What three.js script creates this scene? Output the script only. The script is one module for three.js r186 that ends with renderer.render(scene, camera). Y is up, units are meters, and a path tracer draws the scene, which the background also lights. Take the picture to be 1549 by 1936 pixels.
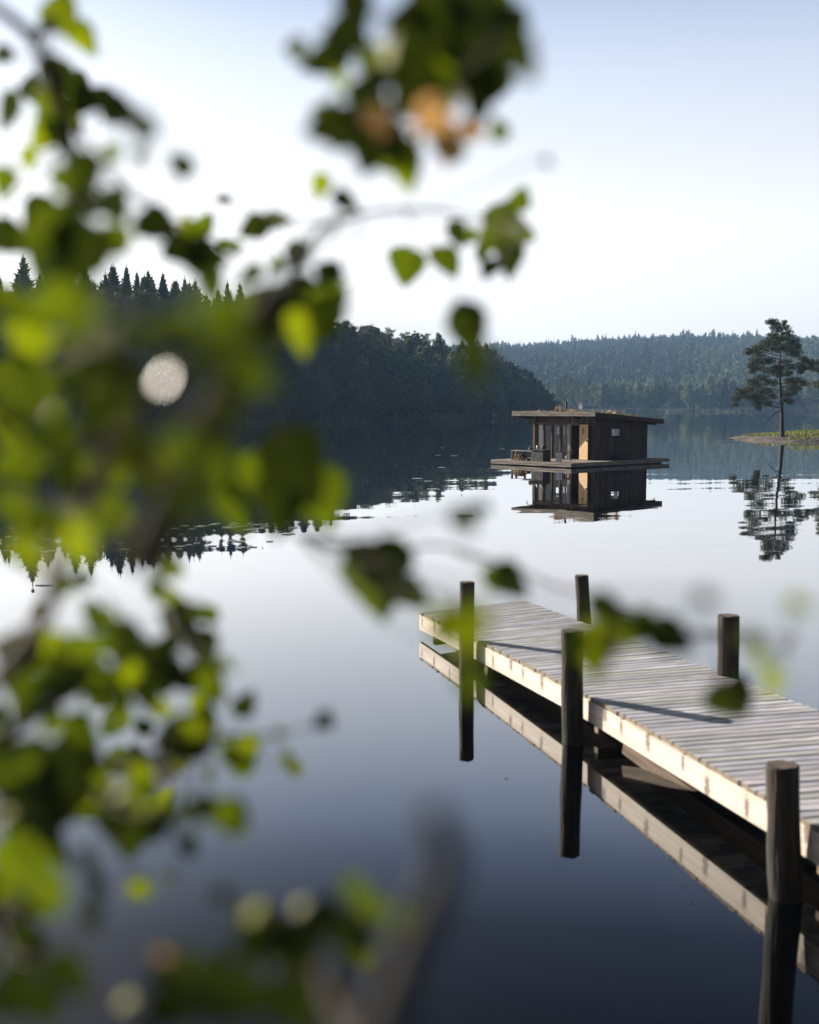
import * as THREE from 'three';
import { mergeGeometries } from 'three/addons/utils/BufferGeometryUtils.js';

// ------------------------------------------------------------------ camera, sky, sun, exposure
const F = 2259, CW = 1549, CH = 1936, EYE = 3.2;           // lens in photograph pixels, eye height over the lake
const scene = new THREE.Scene();
const camera = new THREE.PerspectiveCamera(2 * Math.atan(CH / 2 / F) * 180 / Math.PI, 819 / 1024, 0.05, 7000);
const PITCH = Math.atan(202 / F);
camera.position.set(0, EYE, 0);
camera.rotation.x = -PITCH;
camera.focus = 60;
camera.userData.fStop = 1.63;
scene.add(camera);

const SUN_AZ = 51 * Math.PI / 180, SUN_EL = 22 * Math.PI / 180;   // azimuth to the left of the view
const SUN = new THREE.Vector3(-Math.sin(SUN_AZ) * Math.cos(SUN_EL), Math.sin(SUN_EL), -Math.cos(SUN_AZ) * Math.cos(SUN_EL));
const EXPOSURE = 2.5;
{
  const W = 1024, Hh = 512, data = new Float32Array(W * Hh * 4);
  // radiance of a clear, slightly hazy morning sky by elevation, as displayed; brighter round the sun
  const stops = [[0, 1.06, 1.04, 1.01], [4, 1.12, 1.11, 1.10], [8, 1.15, 1.16, 1.18], [12, 0.90, 0.95, 1.04], [14.7, 0.76, 0.84, 1.0], [17, 0.60, 0.70, 0.90], [19, 0.42, 0.53, 0.76], [21, 0.23, 0.31, 0.49], [24, 0.08, 0.11, 0.20], [28, 0.038, 0.052, 0.10], [45, 0.036, 0.055, 0.11], [90, 0.034, 0.053, 0.106]];
  for (let j = 0; j < Hh; j++) for (let i = 0; i < W; i++) {
    const el = ((j + 0.5) / Hh - 0.5) * Math.PI, az = ((i + 0.5) / W - 0.5) * 2 * Math.PI;
    const d = new THREE.Vector3(Math.cos(el) * Math.cos(az), Math.sin(el), Math.cos(el) * Math.sin(az));
    const e = Math.max(0, el * 180 / Math.PI);
    let k = 0; while (k < stops.length - 2 && e > stops[k + 1][0]) k++;
    const t = Math.min(1, (e - stops[k][0]) / (stops[k + 1][0] - stops[k][0]));
    const a = Math.acos(Math.max(-1, Math.min(1, d.dot(SUN)))) * 180 / Math.PI;
    const round = Math.acos(Math.max(-1, Math.min(1, (d.x * SUN.x + d.z * SUN.z) / (Math.cos(el) * Math.cos(SUN_EL))))) * 180 / Math.PI;
    const side = 0.42 + 0.58 / (1 + Math.exp((round - 95) / 16));            // haze scatters most light forward, towards the side away from the sun less
    const near = Math.exp(-a * a / (2 * 17 * 17)), halo = Math.exp(-a / 9) * 2.2, veil = Math.exp(-round * round / 1600 - e * e / 300);
    for (let c = 0; c < 3; c++) {
      const b = (stops[k][c + 1] * (1 - t) + stops[k + 1][c + 1] * t) * side;
      data[(j * W + i) * 4 + c] = (b + near * [0.7, 0.65, 0.55][c] + veil * [1.0, 0.97, 0.9][c] + halo * [1, 0.95, 0.85][c]) / EXPOSURE;
    }
    data[(j * W + i) * 4 + 3] = 1;
  }
  const sky = new THREE.DataTexture(data, W, Hh, THREE.RGBAFormat, THREE.FloatType);
  sky.mapping = THREE.EquirectangularReflectionMapping;
  sky.magFilter = THREE.LinearFilter; sky.minFilter = THREE.LinearFilter; sky.wrapS = THREE.RepeatWrapping;
  sky.needsUpdate = true;
  scene.background = sky; scene.environment = sky;
}
const sun = new THREE.DirectionalLight(new THREE.Color(1, 0.91, 0.79), 5);
sun.position.copy(SUN).multiplyScalar(200); sun.castShadow = true;
sun.shadow.mapSize.set(4096, 4096);
Object.assign(sun.shadow.camera, { left: -120, right: 120, top: 120, bottom: -120, near: 1, far: 600 });
scene.add(sun); scene.add(sun.target);
const renderer = new THREE.WebGLRenderer({ antialias: true });
renderer.setSize(819, 1024);
renderer.toneMapping = THREE.LinearToneMapping;
renderer.toneMappingExposure = EXPOSURE;
renderer.shadowMap.enabled = true;

// ------------------------------------------------------------------ helpers
function mulberry(a) { return () => { a |= 0; a = a + 0x6D2B79F5 | 0; let t = Math.imul(a ^ a >>> 15, 1 | a); t = t + Math.imul(t ^ t >>> 7, 61 | t) ^ t; return ((t ^ t >>> 14) >>> 0) / 4294967296; }; }
const V = (x, y, z) => new THREE.Vector3(x, y, z);
const lerp = (a, b, t) => a + (b - a) * t, clamp = (x, a, b) => Math.max(a, Math.min(b, x));
const smooth = (a, b, x) => { const t = clamp((x - a) / (b - a), 0, 1); return t * t * (3 - 2 * t); };
const hash2 = (x, y, s) => { let h = Math.imul(x, 374761393) + Math.imul(y, 668265263) + Math.imul(s, 1274126177) | 0; h = Math.imul(h ^ h >>> 13, 1274126177); return ((h ^ h >>> 16) >>> 0) / 4294967296; };
function vnoise(x, y, s = 0, px = 0, py = 0) {                // value noise, with a period when given
  const xi = Math.floor(x), yi = Math.floor(y), fx = x - xi, fy = y - yi, u = fx * fx * (3 - 2 * fx), v = fy * fy * (3 - 2 * fy);
  const w = (n, p) => p ? ((n % p) + p) % p : n;
  const h = (a, b) => hash2(w(a, px), w(b, py), s);
  return lerp(lerp(h(xi, yi), h(xi + 1, yi), u), lerp(h(xi, yi + 1), h(xi + 1, yi + 1), u), v);
}
const fbm = (x, y, s = 0, o = 4) => { let a = 0, k = 0.5, n = 0; for (let i = 0; i < o; i++) { a += k * vnoise(x, y, s + i); n += k; k /= 2; x *= 2; y *= 2; } return a / n; };
// the place seen by a photograph pixel, at a depth along the lens axis or at a height over the lake
function rayOf(px, py) { const x = (px - CW / 2) / F, y = -(py - CH / 2) / F, c = Math.cos(PITCH), s = Math.sin(PITCH); return V(x, y * c - s, -y * s - c); }
const at = (px, py, depth) => rayOf(px, py).multiplyScalar(depth).add(V(0, EYE, 0));
const onLevel = (px, py, h) => { const r = rayOf(px, py); return r.multiplyScalar((h - EYE) / r.y).add(V(0, EYE, 0)); };
const pixelX = (x, z) => CW / 2 + F * x / -z;

const taken = {};
function numbered(n) { const k = taken[n] = (taken[n] ?? -1) + 1; return k ? `${n}_${String(k).padStart(3, '0')}` : n; }
function tag(o, label, category, group) { o.userData.label = label; o.userData.category = category; if (group) o.userData.group = group; return o; }
function lit(o) { o.castShadow = true; o.receiveShadow = true; return o; }
function thing(name, label, category, p = [0, 0, 0], turn = 0, group) {
  const o = new THREE.Group(); o.name = numbered(name); o.position.set(...p); o.rotation.y = turn; scene.add(o);
  return tag(o, label, category, group);
}
function part(name, geo, m, parent) { const o = lit(new THREE.Mesh(Array.isArray(geo) ? merge(geo) : geo, m)); o.name = name; parent.add(o); return o; }
function solo(name, geo, m, label, category, group) { const o = part(numbered(name), geo, m, scene); return tag(o, label, category, group); }
function structure(name, geo, m) { const o = part(name, geo, m, scene); o.userData.kind = 'structure'; return o; }
function merge(list) { return list.length === 1 ? list[0] : mergeGeometries(list.map(g => g.index ? g.toNonIndexed() : g)); }
function copy(o, p, turn, scale, label) { const c = o.clone(); c.name = numbered(o.name.replace(/_\d{3}$/, '')); c.position.copy(p); c.rotation.y = turn; c.scale.set(...(Array.isArray(scale) ? scale : [scale, scale, scale])); c.userData = { ...o.userData }; if (label) c.userData.label = label; scene.add(c); return c; }

function ubox(w, h, d, x = 0, y = 0, z = 0, ou = 0, ov = 0) {   // a box with uv in metres, u along its longest side
  const g = new THREE.BoxGeometry(w, h, d), p = g.attributes.position, n = g.attributes.normal, uv = g.attributes.uv, L = [w, h, d];
  for (let i = 0; i < p.count; i++) {
    const q = [p.getX(i), p.getY(i), p.getZ(i)], a = Math.abs(n.getX(i)) > 0.5 ? [1, 2] : Math.abs(n.getY(i)) > 0.5 ? [0, 2] : [0, 1];
    if (L[a[1]] > L[a[0]]) a.reverse();
    uv.setXY(i, q[a[0]] + ou, q[a[1]] + ov);
  }
  return g.translate(x, y, z);
}
function geoFrom(pos, idx, uv, col) {
  const g = new THREE.BufferGeometry();
  g.setAttribute('position', new THREE.Float32BufferAttribute(pos, 3));
  if (uv) g.setAttribute('uv', new THREE.Float32BufferAttribute(uv, 2));
  if (col) g.setAttribute('color', new THREE.Float32BufferAttribute(col, 3));
  if (idx) g.setIndex(idx);
  g.computeVertexNormals();
  return g;
}
function taper(points, radii, seg = 8, caps = true, wob = 0, rnd = null) {   // a tapering limb along points
  const pos = [], uv = [], idx = []; let up = V(0, 0, 1), len = 0;
  for (let i = 0; i < points.length; i++) {
    const a = points[Math.max(0, i - 1)], b = points[Math.min(points.length - 1, i + 1)], t = b.clone().sub(a).normalize();
    if (Math.abs(t.dot(up)) > 0.95) up = V(1, 0, 0.2).normalize();
    const s = t.clone().cross(up).normalize(), q = s.clone().cross(t).normalize(); up = q.clone();
    if (i) len += points[i].distanceTo(points[i - 1]);
    for (let k = 0; k <= seg; k++) {
      const A = k / seg * Math.PI * 2, r = radii[i] * (1 + (wob ? wob * (hash2(i, k % seg, 7) - 0.5) : 0)), v = points[i].clone().addScaledVector(s, Math.cos(A) * r).addScaledVector(q, Math.sin(A) * r);
      pos.push(v.x, v.y, v.z); uv.push(len, k / seg * radii[0] * 6.28);
    }
  }
  const n = seg + 1;
  for (let i = 0; i < points.length - 1; i++) for (let k = 0; k < seg; k++) { const a = i * n + k; idx.push(a, a + 1, a + n, a + 1, a + n + 1, a + n); }
  if (caps) for (const e of [0, points.length - 1]) {
    const c = pos.length / 3; pos.push(points[e].x, points[e].y, points[e].z); uv.push(0, 0);
    for (let k = 0; k < seg; k++) e ? idx.push(e * n + k, e * n + k + 1, c) : idx.push(e * n + k + 1, e * n + k, c);
  }
  return geoFrom(pos, idx, uv);
}
const curve = (pts, n) => new THREE.CatmullRomCurve3(pts).getPoints(n);

// ------------------------------------------------------------------ materials
function tex(size, fn, srgb = true) {
  const [w, h] = Array.isArray(size) ? size : [size, size], d = new Uint8Array(w * h * 4);
  for (let j = 0; j < h; j++) for (let i = 0; i < w; i++) { const c = fn(i / w, j / h, i, j), k = (j * w + i) * 4; for (let q = 0; q < 3; q++) d[k + q] = clamp(Math.round((c[q] ?? c[0]) * 255), 0, 255); d[k + 3] = 255; }
  const t = new THREE.DataTexture(d, w, h); t.wrapS = t.wrapT = THREE.RepeatWrapping; t.magFilter = THREE.LinearFilter; t.minFilter = THREE.LinearMipmapLinearFilter; t.generateMipmaps = true;
  if (srgb) t.colorSpace = THREE.SRGBColorSpace; t.needsUpdate = true; return t;
}
const mixc = (a, b, t) => a.map((v, i) => lerp(v, b[i], t));
function wood({ light, dark, stain, seed, knots = 0, streak = 60, bump = 0.002, rough = 0.85, metres = [2, 0.5], blotch = 0.5, size = 512, along = 6 }) {
  // grain runs along u; sRGB colours
  const kn = []; const r = mulberry(seed);
  for (let i = 0; i < knots; i++) kn.push([(i + 0.2 + 0.6 * r()) / knots, 0.2 + 0.6 * r(), 0.016 + 0.014 * r()]);
  const height = (u, v) => {
    let warp = 0;
    for (const [ku, kv, kr] of kn) { let du = Math.abs(u - ku); du = Math.min(du, 1 - du); const dv = v - kv; warp += Math.exp(-(du * du * 900 + dv * dv * 14)) * dv * 0.5; }
    const vv = v + warp;
    const a = vnoise(u * along, vv * streak, seed, along, streak), b = vnoise(u * along * 3, vv * streak * 2, seed + 1, along * 3, streak * 2), c = vnoise(u * 3, vv * 9, seed + 2, 3, 9);
    return 0.45 * a + 0.3 * b + 0.25 * c;
  };
  const map = tex(size, (u, v) => {
    const g = height(u, v), bl = vnoise(u * 5, v * 4, seed + 5, 5, 4) * 0.6 + vnoise(u * 20, v * 12, seed + 6, 20, 12) * 0.4;
    let c = mixc(dark, light, smooth(0.15, 0.85, g));
    if (stain) c = mixc(c, stain, smooth(0.55, 0.85, bl) * blotch);
    for (const [ku, kv, kr] of kn) {
      let du = Math.abs(u - ku); du = Math.min(du, 1 - du); const dv = (v - kv) * (metres[1] / metres[0]) ;
      const q = Math.hypot(du * 1.15, dv * 0.42) / kr + 0.5 * (vnoise(u * 60, v * 30, seed + 8) - 0.5);
      c = mixc(c, mixc(dark, [0.12, 0.08, 0.05], 0.75), smooth(0.7, 0.35, q) * 0.95);
      c = mixc(c, dark, smooth(1.25, 0.6, q) * 0.4);
    }
    return c;
  });
  const bm = tex(size, (u, v) => [height(u, v)], false);
  const m = new THREE.MeshStandardMaterial({ map, bumpMap: bm, bumpScale: bump, roughness: rough });
  for (const t of [map, bm]) t.repeat.set(1 / metres[0], 1 / metres[1]);
  return m;
}
const tinted = (m, r, g, b) => { const c = m.clone(); c.color.setRGB(r, g, b); return c; };
const plain = (r, g, b, rough = 0.9, extra = {}) => new THREE.MeshStandardMaterial({ color: new THREE.Color().setRGB(r, g, b), roughness: rough, ...extra });

const M = {};
M.deckGrey = wood({ light: [0.78, 0.78, 0.805], dark: [0.47, 0.47, 0.49], stain: [0.87, 0.87, 0.89], seed: 11, blotch: 0.6, bump: 0.003, rough: 0.62 });
M.deckShades = [[1, 1, 1], [0.82, 0.81, 0.83], [1.0, 0.96, 0.93], [0.80, 0.80, 0.79], [0.93, 0.93, 0.97], [0.84, 0.87, 0.76]].map(c => tinted(M.deckGrey, ...c));
M.fascia = wood({ light: [0.80, 0.76, 0.715], dark: [0.66, 0.61, 0.555], seed: 23, knots: 6, streak: 40, metres: [3.1, 0.24], bump: 0.001, rough: 0.75, size: 1024 });
M.joist = wood({ light: [0.50, 0.43, 0.36], dark: [0.32, 0.265, 0.215], seed: 31, bump: 0.003 });
M.post = wood({ light: [0.235, 0.195, 0.145], dark: [0.04, 0.033, 0.027], stain: [0.17, 0.16, 0.115], seed: 41, streak: 30, metres: [1.2, 0.62], bump: 0.014, along: 4 });
M.postEnd = plain(0.075, 0.055, 0.038);
M.endGrain = plain(0.17, 0.135, 0.09);
M.darkBoard = wood({ light: [0.40, 0.31, 0.245], dark: [0.175, 0.137, 0.115], stain: [0.47, 0.385, 0.32], seed: 51, bump: 0.004, blotch: 0.6 });
M.darkBoards = [[0.8, 0.8, 0.81], [0.64, 0.65, 0.68], [1, 1, 1], [0.52, 0.53, 0.56]].map(c => tinted(M.darkBoard, ...c));
M.greyBoard = wood({ light: [0.66, 0.62, 0.57], dark: [0.36, 0.33, 0.30], stain: [0.25, 0.23, 0.21], seed: 61, bump: 0.004, blotch: 0.5 });
M.brownBoard = wood({ light: [0.46, 0.34, 0.25], dark: [0.25, 0.18, 0.13], seed: 71, bump: 0.003 });
M.chip = (() => {           // pressed wood-chip board
  const r = mulberry(5), chips = []; for (let i = 0; i < 900; i++) chips.push([r(), r(), r() * Math.PI, 0.012 + 0.03 * r(), 0.004 + 0.008 * r(), r()]);
  const N = 256, buf = Array.from({ length: N * N }, () => [0.66, 0.52, 0.34]);
  for (const [cx, cy, a, l, w, s] of chips) { const ca = Math.cos(a), sa = Math.sin(a), R = Math.ceil(l * N); const col = mixc([0.50, 0.37, 0.22], [0.80, 0.68, 0.49], s);
    for (let j = -R; j <= R; j++) for (let i = -R; i <= R; i++) { const x = (i * ca + j * sa) / N, y = (-i * sa + j * ca) / N; if (Math.abs(x) < l && Math.abs(y) < w) buf[((Math.round(cy * N) + j + N) % N) * N + (Math.round(cx * N) + i + N) % N] = col; } }
  const m = new THREE.MeshStandardMaterial({ map: tex(N, (u, v, i, j) => buf[j * N + i]), roughness: 0.75 }); m.map.repeat.set(1.1, 1.1); return m;
})();
M.black = plain(0.012, 0.012, 0.013, 0.5);
M.soot = plain(0.02, 0.02, 0.022, 0.7);
M.iron = plain(0.05, 0.05, 0.055, 0.45, { metalness: 0.8 });
M.glass = new THREE.MeshPhysicalMaterial({ color: 0xffffff, roughness: 0.02, transmission: 1, thickness: 0, ior: 1.3 });
M.cloth = plain(0.62, 0.62, 0.6, 0.95, { side: THREE.DoubleSide });
M.linen = plain(0.45, 0.45, 0.47, 0.95);
M.float = plain(0.012, 0.013, 0.015, 0.6);
const blotchy = (a, b, seed, k, metres, size = 256) => { const m = new THREE.MeshStandardMaterial({ map: tex(size, (u, v) => mixc(a, b, clamp((vnoise(u * k, v * k, seed, k, k) * 0.5 + vnoise(u * k * 4, v * k * 4, seed + 1, k * 4, k * 4) * 0.3 + vnoise(u * k * 12, v * k * 12, seed + 2, k * 12, k * 12) * 0.2 - 0.25) * 2, 0, 1))), roughness: 0.95 }); m.map.repeat.set(1 / metres, 1 / metres); return m; };
M.bucket = blotchy([0.95, 0.95, 0.95], [0.66, 0.67, 0.69], 77, 4, 0.4); M.bucket.roughness = 0.4;
M.plinth = blotchy([0.36, 0.35, 0.33], [0.24, 0.23, 0.22], 78, 4, 0.5);
M.sod = blotchy([0.34, 0.28, 0.19], [0.16, 0.15, 0.09], 79, 4, 1.5);
M.forestFloor = blotchy([0.17, 0.17, 0.09], [0.09, 0.10, 0.05], 80, 6, 20);
M.meadow = blotchy([0.36, 0.40, 0.19], [0.26, 0.30, 0.13], 81, 6, 30);
M.bank = blotchy([0.26, 0.24, 0.15], [0.15, 0.15, 0.08], 82, 6, 4);
M.rock = blotchy([0.37, 0.325, 0.295], [0.12, 0.105, 0.095], 83, 5, 5, 512);
M.rock.bumpMap = tex(256, (u, v) => [vnoise(u * 6, v * 20, 3, 6, 20) * 0.6 + vnoise(u * 40, v * 60, 4, 40, 60) * 0.4], false); M.rock.bumpScale = 0.08; M.rock.bumpMap.repeat.set(0.2, 0.2);
M.bark = wood({ light: [0.33, 0.27, 0.22], dark: [0.12, 0.10, 0.085], seed: 91, streak: 20, metres: [1.5, 1], bump: 0.02 });
M.pineBark = wood({ light: [0.50, 0.36, 0.26], dark: [0.24, 0.16, 0.115], seed: 92, streak: 20, metres: [1.5, 1], bump: 0.02 });
M.birchBark = wood({ light: [0.66, 0.64, 0.60], dark: [0.32, 0.30, 0.28], seed: 93, streak: 20, metres: [1.5, 1], bump: 0.01 });
const foliage = (r, g, b, through = 0.3) => new THREE.MeshPhysicalMaterial({ color: new THREE.Color().setRGB(r, g, b), roughness: 0.95, transmission: through, thickness: 0, side: THREE.DoubleSide, vertexColors: true });
const needles = (r, g, b) => new THREE.MeshStandardMaterial({ color: new THREE.Color().setRGB(r, g, b), roughness: 0.8, side: THREE.DoubleSide, vertexColors: true });
M.spruce = needles(0.032, 0.044, 0.023);
M.pine = needles(0.080, 0.090, 0.038);
M.leafDark = foliage(0.058, 0.082, 0.020, 0.42);
M.leafLight = foliage(0.105, 0.14, 0.03, 0.42);

// ------------------------------------------------------------------ the lake
{
  const N = 1024, TILE = 41, h = new Float32Array(N * N), r = mulberry(3), waves = [];
  for (let i = 0; i < 46; i++) {
    const lambda = 0.5 * Math.pow(14, Math.pow(r(), 0.8)), ang = 0.5 + (r() - 0.5) * 2.2, k = TILE / lambda;
    const kx = Math.round(k * Math.cos(ang)), kz = Math.round(k * Math.sin(ang)); if (!kx && !kz) continue;
    waves.push([kx, kz, r() * 6.283, 0.00035 * (TILE / Math.hypot(kx, kz)) / 6.283 * (lambda > 2 ? 0.55 : 1)]);
  }
  for (const [kx, kz, p, a] of waves) {
    const cx = [], sx = []; for (let i = 0; i < N; i++) { const t = 6.283185307 * kx * i / N + p; cx.push(Math.cos(t)); sx.push(Math.sin(t)); }
    for (let j = 0; j < N; j++) { const t = 6.283185307 * kz * j / N, c = Math.cos(t), s = Math.sin(t); for (let i = 0; i < N; i++) h[j * N + i] += a * (cx[i] * c - sx[i] * s); }
  }
  let lo = 1e9, hi = -1e9; for (const v of h) { lo = Math.min(lo, v); hi = Math.max(hi, v); }
  const d = new Float32Array(N * N * 4); for (let i = 0; i < N * N; i++) { const v = (h[i] - lo) / (hi - lo); d[i * 4] = d[i * 4 + 1] = d[i * 4 + 2] = v; d[i * 4 + 3] = 1; }
  const t = new THREE.DataTexture(d, N, N, THREE.RGBAFormat, THREE.FloatType); t.wrapS = t.wrapT = THREE.RepeatWrapping; t.magFilter = THREE.LinearFilter; t.needsUpdate = true;
  M.water = new THREE.MeshPhysicalMaterial({ color: new THREE.Color().setRGB(0.0006, 0.0008, 0.0012), roughness: 0.01, ior: 1.37, clearcoat: 1, clearcoatRoughness: 0, bumpMap: t, bumpScale: hi - lo });
  // one flat sheet; across the open lake its normals follow low ripples of one to nine metres
  const rip = []; for (let i = 0; i < 34; i++) { const l = 0.9 * Math.pow(10, r()), a = 0.9 + (r() - 0.5) * 1.9; rip.push([6.2832 / l * Math.cos(a), 6.2832 / l * Math.sin(a), r() * 6.28, 0.00085 * (0.6 + 0.8 * r())]); }
  const pos = [], nor = [], uv = [], idx = [];
  function sheet(x0, x1, z0, z1, nx, nz, calm) {
    const b = pos.length / 3;
    for (let j = 0; j <= nz; j++) for (let i = 0; i <= nx; i++) {
      const x = lerp(x0, x1, i / nx), z = lerp(z0, z1, j / nz); let sx = 0, sz = 0;
      if (!calm) { const w = 0.45 + 0.9 * vnoise(x * 0.02 + 7, z * 0.045, 5); for (const [kx, kz, p, q] of rip) { const c = Math.cos(kx * x + kz * z + p) * q * w; sx += c * kx / Math.hypot(kx, kz); sz += c * kz / Math.hypot(kx, kz); } }
      pos.push(x, 0, z); const l = Math.hypot(sx, 1, sz); nor.push(-sx / l, 1 / l, -sz / l); uv.push(x / TILE, -z / TILE);
    }
    for (let j = 0; j < nz; j++) for (let i = 0; i < nx; i++) { const a = b + j * (nx + 1) + i; idx.push(a, a + 1, a + nx + 2, a, a + nx + 2, a + nx + 1); }
  }
  sheet(-1500, 1500, 30, -26, 1, 1, true);
  sheet(-60, 60, -26, -135, 240, 218, false); sheet(-1500, -60, -26, -135, 1, 1, true); sheet(60, 1500, -26, -135, 1, 1, true);
  sheet(-130, 130, -135, -420, 200, 220, false); sheet(-1500, -130, -135, -420, 1, 1, true); sheet(130, 1500, -135, -420, 1, 1, true);
  sheet(-1500, 1500, -420, -2200, 1, 1, true);
  const g = new THREE.BufferGeometry(); g.setAttribute('position', new THREE.Float32BufferAttribute(pos, 3)); g.setAttribute('normal', new THREE.Float32BufferAttribute(nor, 3)); g.setAttribute('uv', new THREE.Float32BufferAttribute(uv, 2)); g.setIndex(idx);
  structure('lake_water', g, M.water);
}

// ------------------------------------------------------------------ land
function grid(nu, nv, fn, uvScale = 1) {
  const pos = [], uv = [], idx = [];
  for (let j = 0; j <= nv; j++) for (let i = 0; i <= nu; i++) { const p = fn(i / nu, j / nv); pos.push(p.x, p.y, p.z); uv.push(p.x * uvScale, p.z * uvScale); }
  for (let j = 0; j < nv; j++) for (let i = 0; i < nu; i++) { const a = j * (nu + 1) + i; idx.push(a, a + 1, a + nu + 1, a + 1, a + nu + 2, a + nu + 1); }
  return geoFrom(pos, idx, uv);
}
// wooded bank: a shoreline running away to a point, ground climbing inland
const shore = new THREE.CatmullRomCurve3([V(-190, 0, -168), V(-120, 0, -182), V(-67, 0, -196), V(-26, 0, -213), V(3, 0, -245), V(24, 0, -292), V(41, 0, -352)]);
function bankPoint(t, w) {
  const p = shore.getPoint(t), d = shore.getTangent(t), reach = 1 - 0.55 * smooth(0.75, 1, t);
  const q = V(p.x + d.z * w * reach, 0, p.z - d.x * w * reach);
  q.y = w <= 0 ? -0.4 : 0.35 + w * lerp(0.24, 0.1, smooth(0.35, 0.9, t)) * smooth(0, 14, w) + 1.2 * (fbm(q.x * 0.05, q.z * 0.05, 9) - 0.5) * smooth(2, 12, w);
  return q;
}
structure('wooded_bank', grid(60, 26, (u, v) => bankPoint(u, v === 0 ? -1.5 : 130 * Math.pow((v * 26 - 1) / 25, 1.6))), M.forestFloor);
// far shore and hill
const ridge = (x) => 0.82 + 0.18 * smooth(60, 330, x) - 0.10 * smooth(420, 800, x);
function hillY(x, z) {
  const s = smooth(640, 1560, -z), back = smooth(1560, 2100, -z);
  return -0.5 + 1.6 * smooth(600, 625, -z) + 76 * ridge(x) * (0.35 * smooth(640, 1000, -z) + 0.65 * s) * (1 - 0.5 * back) + 10 * (fbm(x * 0.004, z * 0.004, 17) - 0.5) * s;
}
structure('hill', grid(90, 70, (u, v) => { const z = -596 - 1500 * Math.pow(v, 1.4), x = lerp(-900, 1100, u); return V(x, v === 0 ? -0.6 : hillY(x, z + 3 * (fbm(x * 0.03, 0, 4) - 0.5)), z); }), M.forestFloor);
// the shore under the photographer
structure('shore_ground', grid(40, 14, (u, v) => { const x = lerp(-14, 14, u), z = lerp(-2.6, 12, v); return V(x, v === 0 ? -0.6 : 1.5 * smooth(-2.6, 0.5, z) + 0.25 * (fbm(x * 0.8, z * 0.8, 3) - 0.5) - 0.1, z + 0.8 * (fbm(x * 0.5, 3, 8) - 0.5)); }), M.bank);

// ------------------------------------------------------------------ tree kinds
class Leaves {                                               // loose small faces gathered into one crown
  constructor(seed) { this.p = []; this.c = []; this.r = mulberry(seed); }
  tri(a, b, c, k) { this.p.push(a.x, a.y, a.z, b.x, b.y, b.z, c.x, c.y, c.z); for (let i = 0; i < 3; i++) this.c.push(...k); }
  tone(k = 0.35) { const v = 1 - k / 2 + k * this.r(), w = (this.r() - 0.5) * 0.25; return [v * (1 + w), v, v * (1 - w)]; }
  dir() { const r = this.r; return V(r() - 0.5, r() - 0.5, r() - 0.5).normalize(); }
  leaf(p, s, k) { const a = this.dir(), b = this.dir().cross(a).normalize(); this.tri(p.clone().addScaledVector(a, s), p.clone().addScaledVector(a, -0.5 * s).addScaledVector(b, 0.55 * s), p.clone().addScaledVector(a, -0.5 * s).addScaledVector(b, -0.55 * s), k); }
  tuft(p, s, n, k, up = 0.6) { for (let i = 0; i < n; i++) { const a = this.dir(); a.y += up; a.normalize(); const b = this.dir().cross(a).normalize().multiplyScalar(s * 0.11); const e = p.clone().addScaledVector(a, s * (0.6 + 0.6 * this.r())); this.tri(p.clone().add(b), p.clone().sub(b), e, k); } }
  lobe(c, rx, ry, rz, n, s, flat = 0) { for (let i = 0; i < n; i++) { const d = this.dir(), q = Math.pow(this.r(), 0.4); const p = V(c.x + d.x * rx * q, c.y + d.y * ry * q, c.z + d.z * rz * q); this.leaf(p, s * (0.6 + 0.8 * this.r()), this.tone()); } }
  geo() {
    const g = new THREE.BufferGeometry(); g.setAttribute('position', new THREE.Float32BufferAttribute(this.p, 3)); g.setAttribute('color', new THREE.Float32BufferAttribute(this.c, 3)); g.computeVertexNormals(); return g;
  }
}
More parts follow.
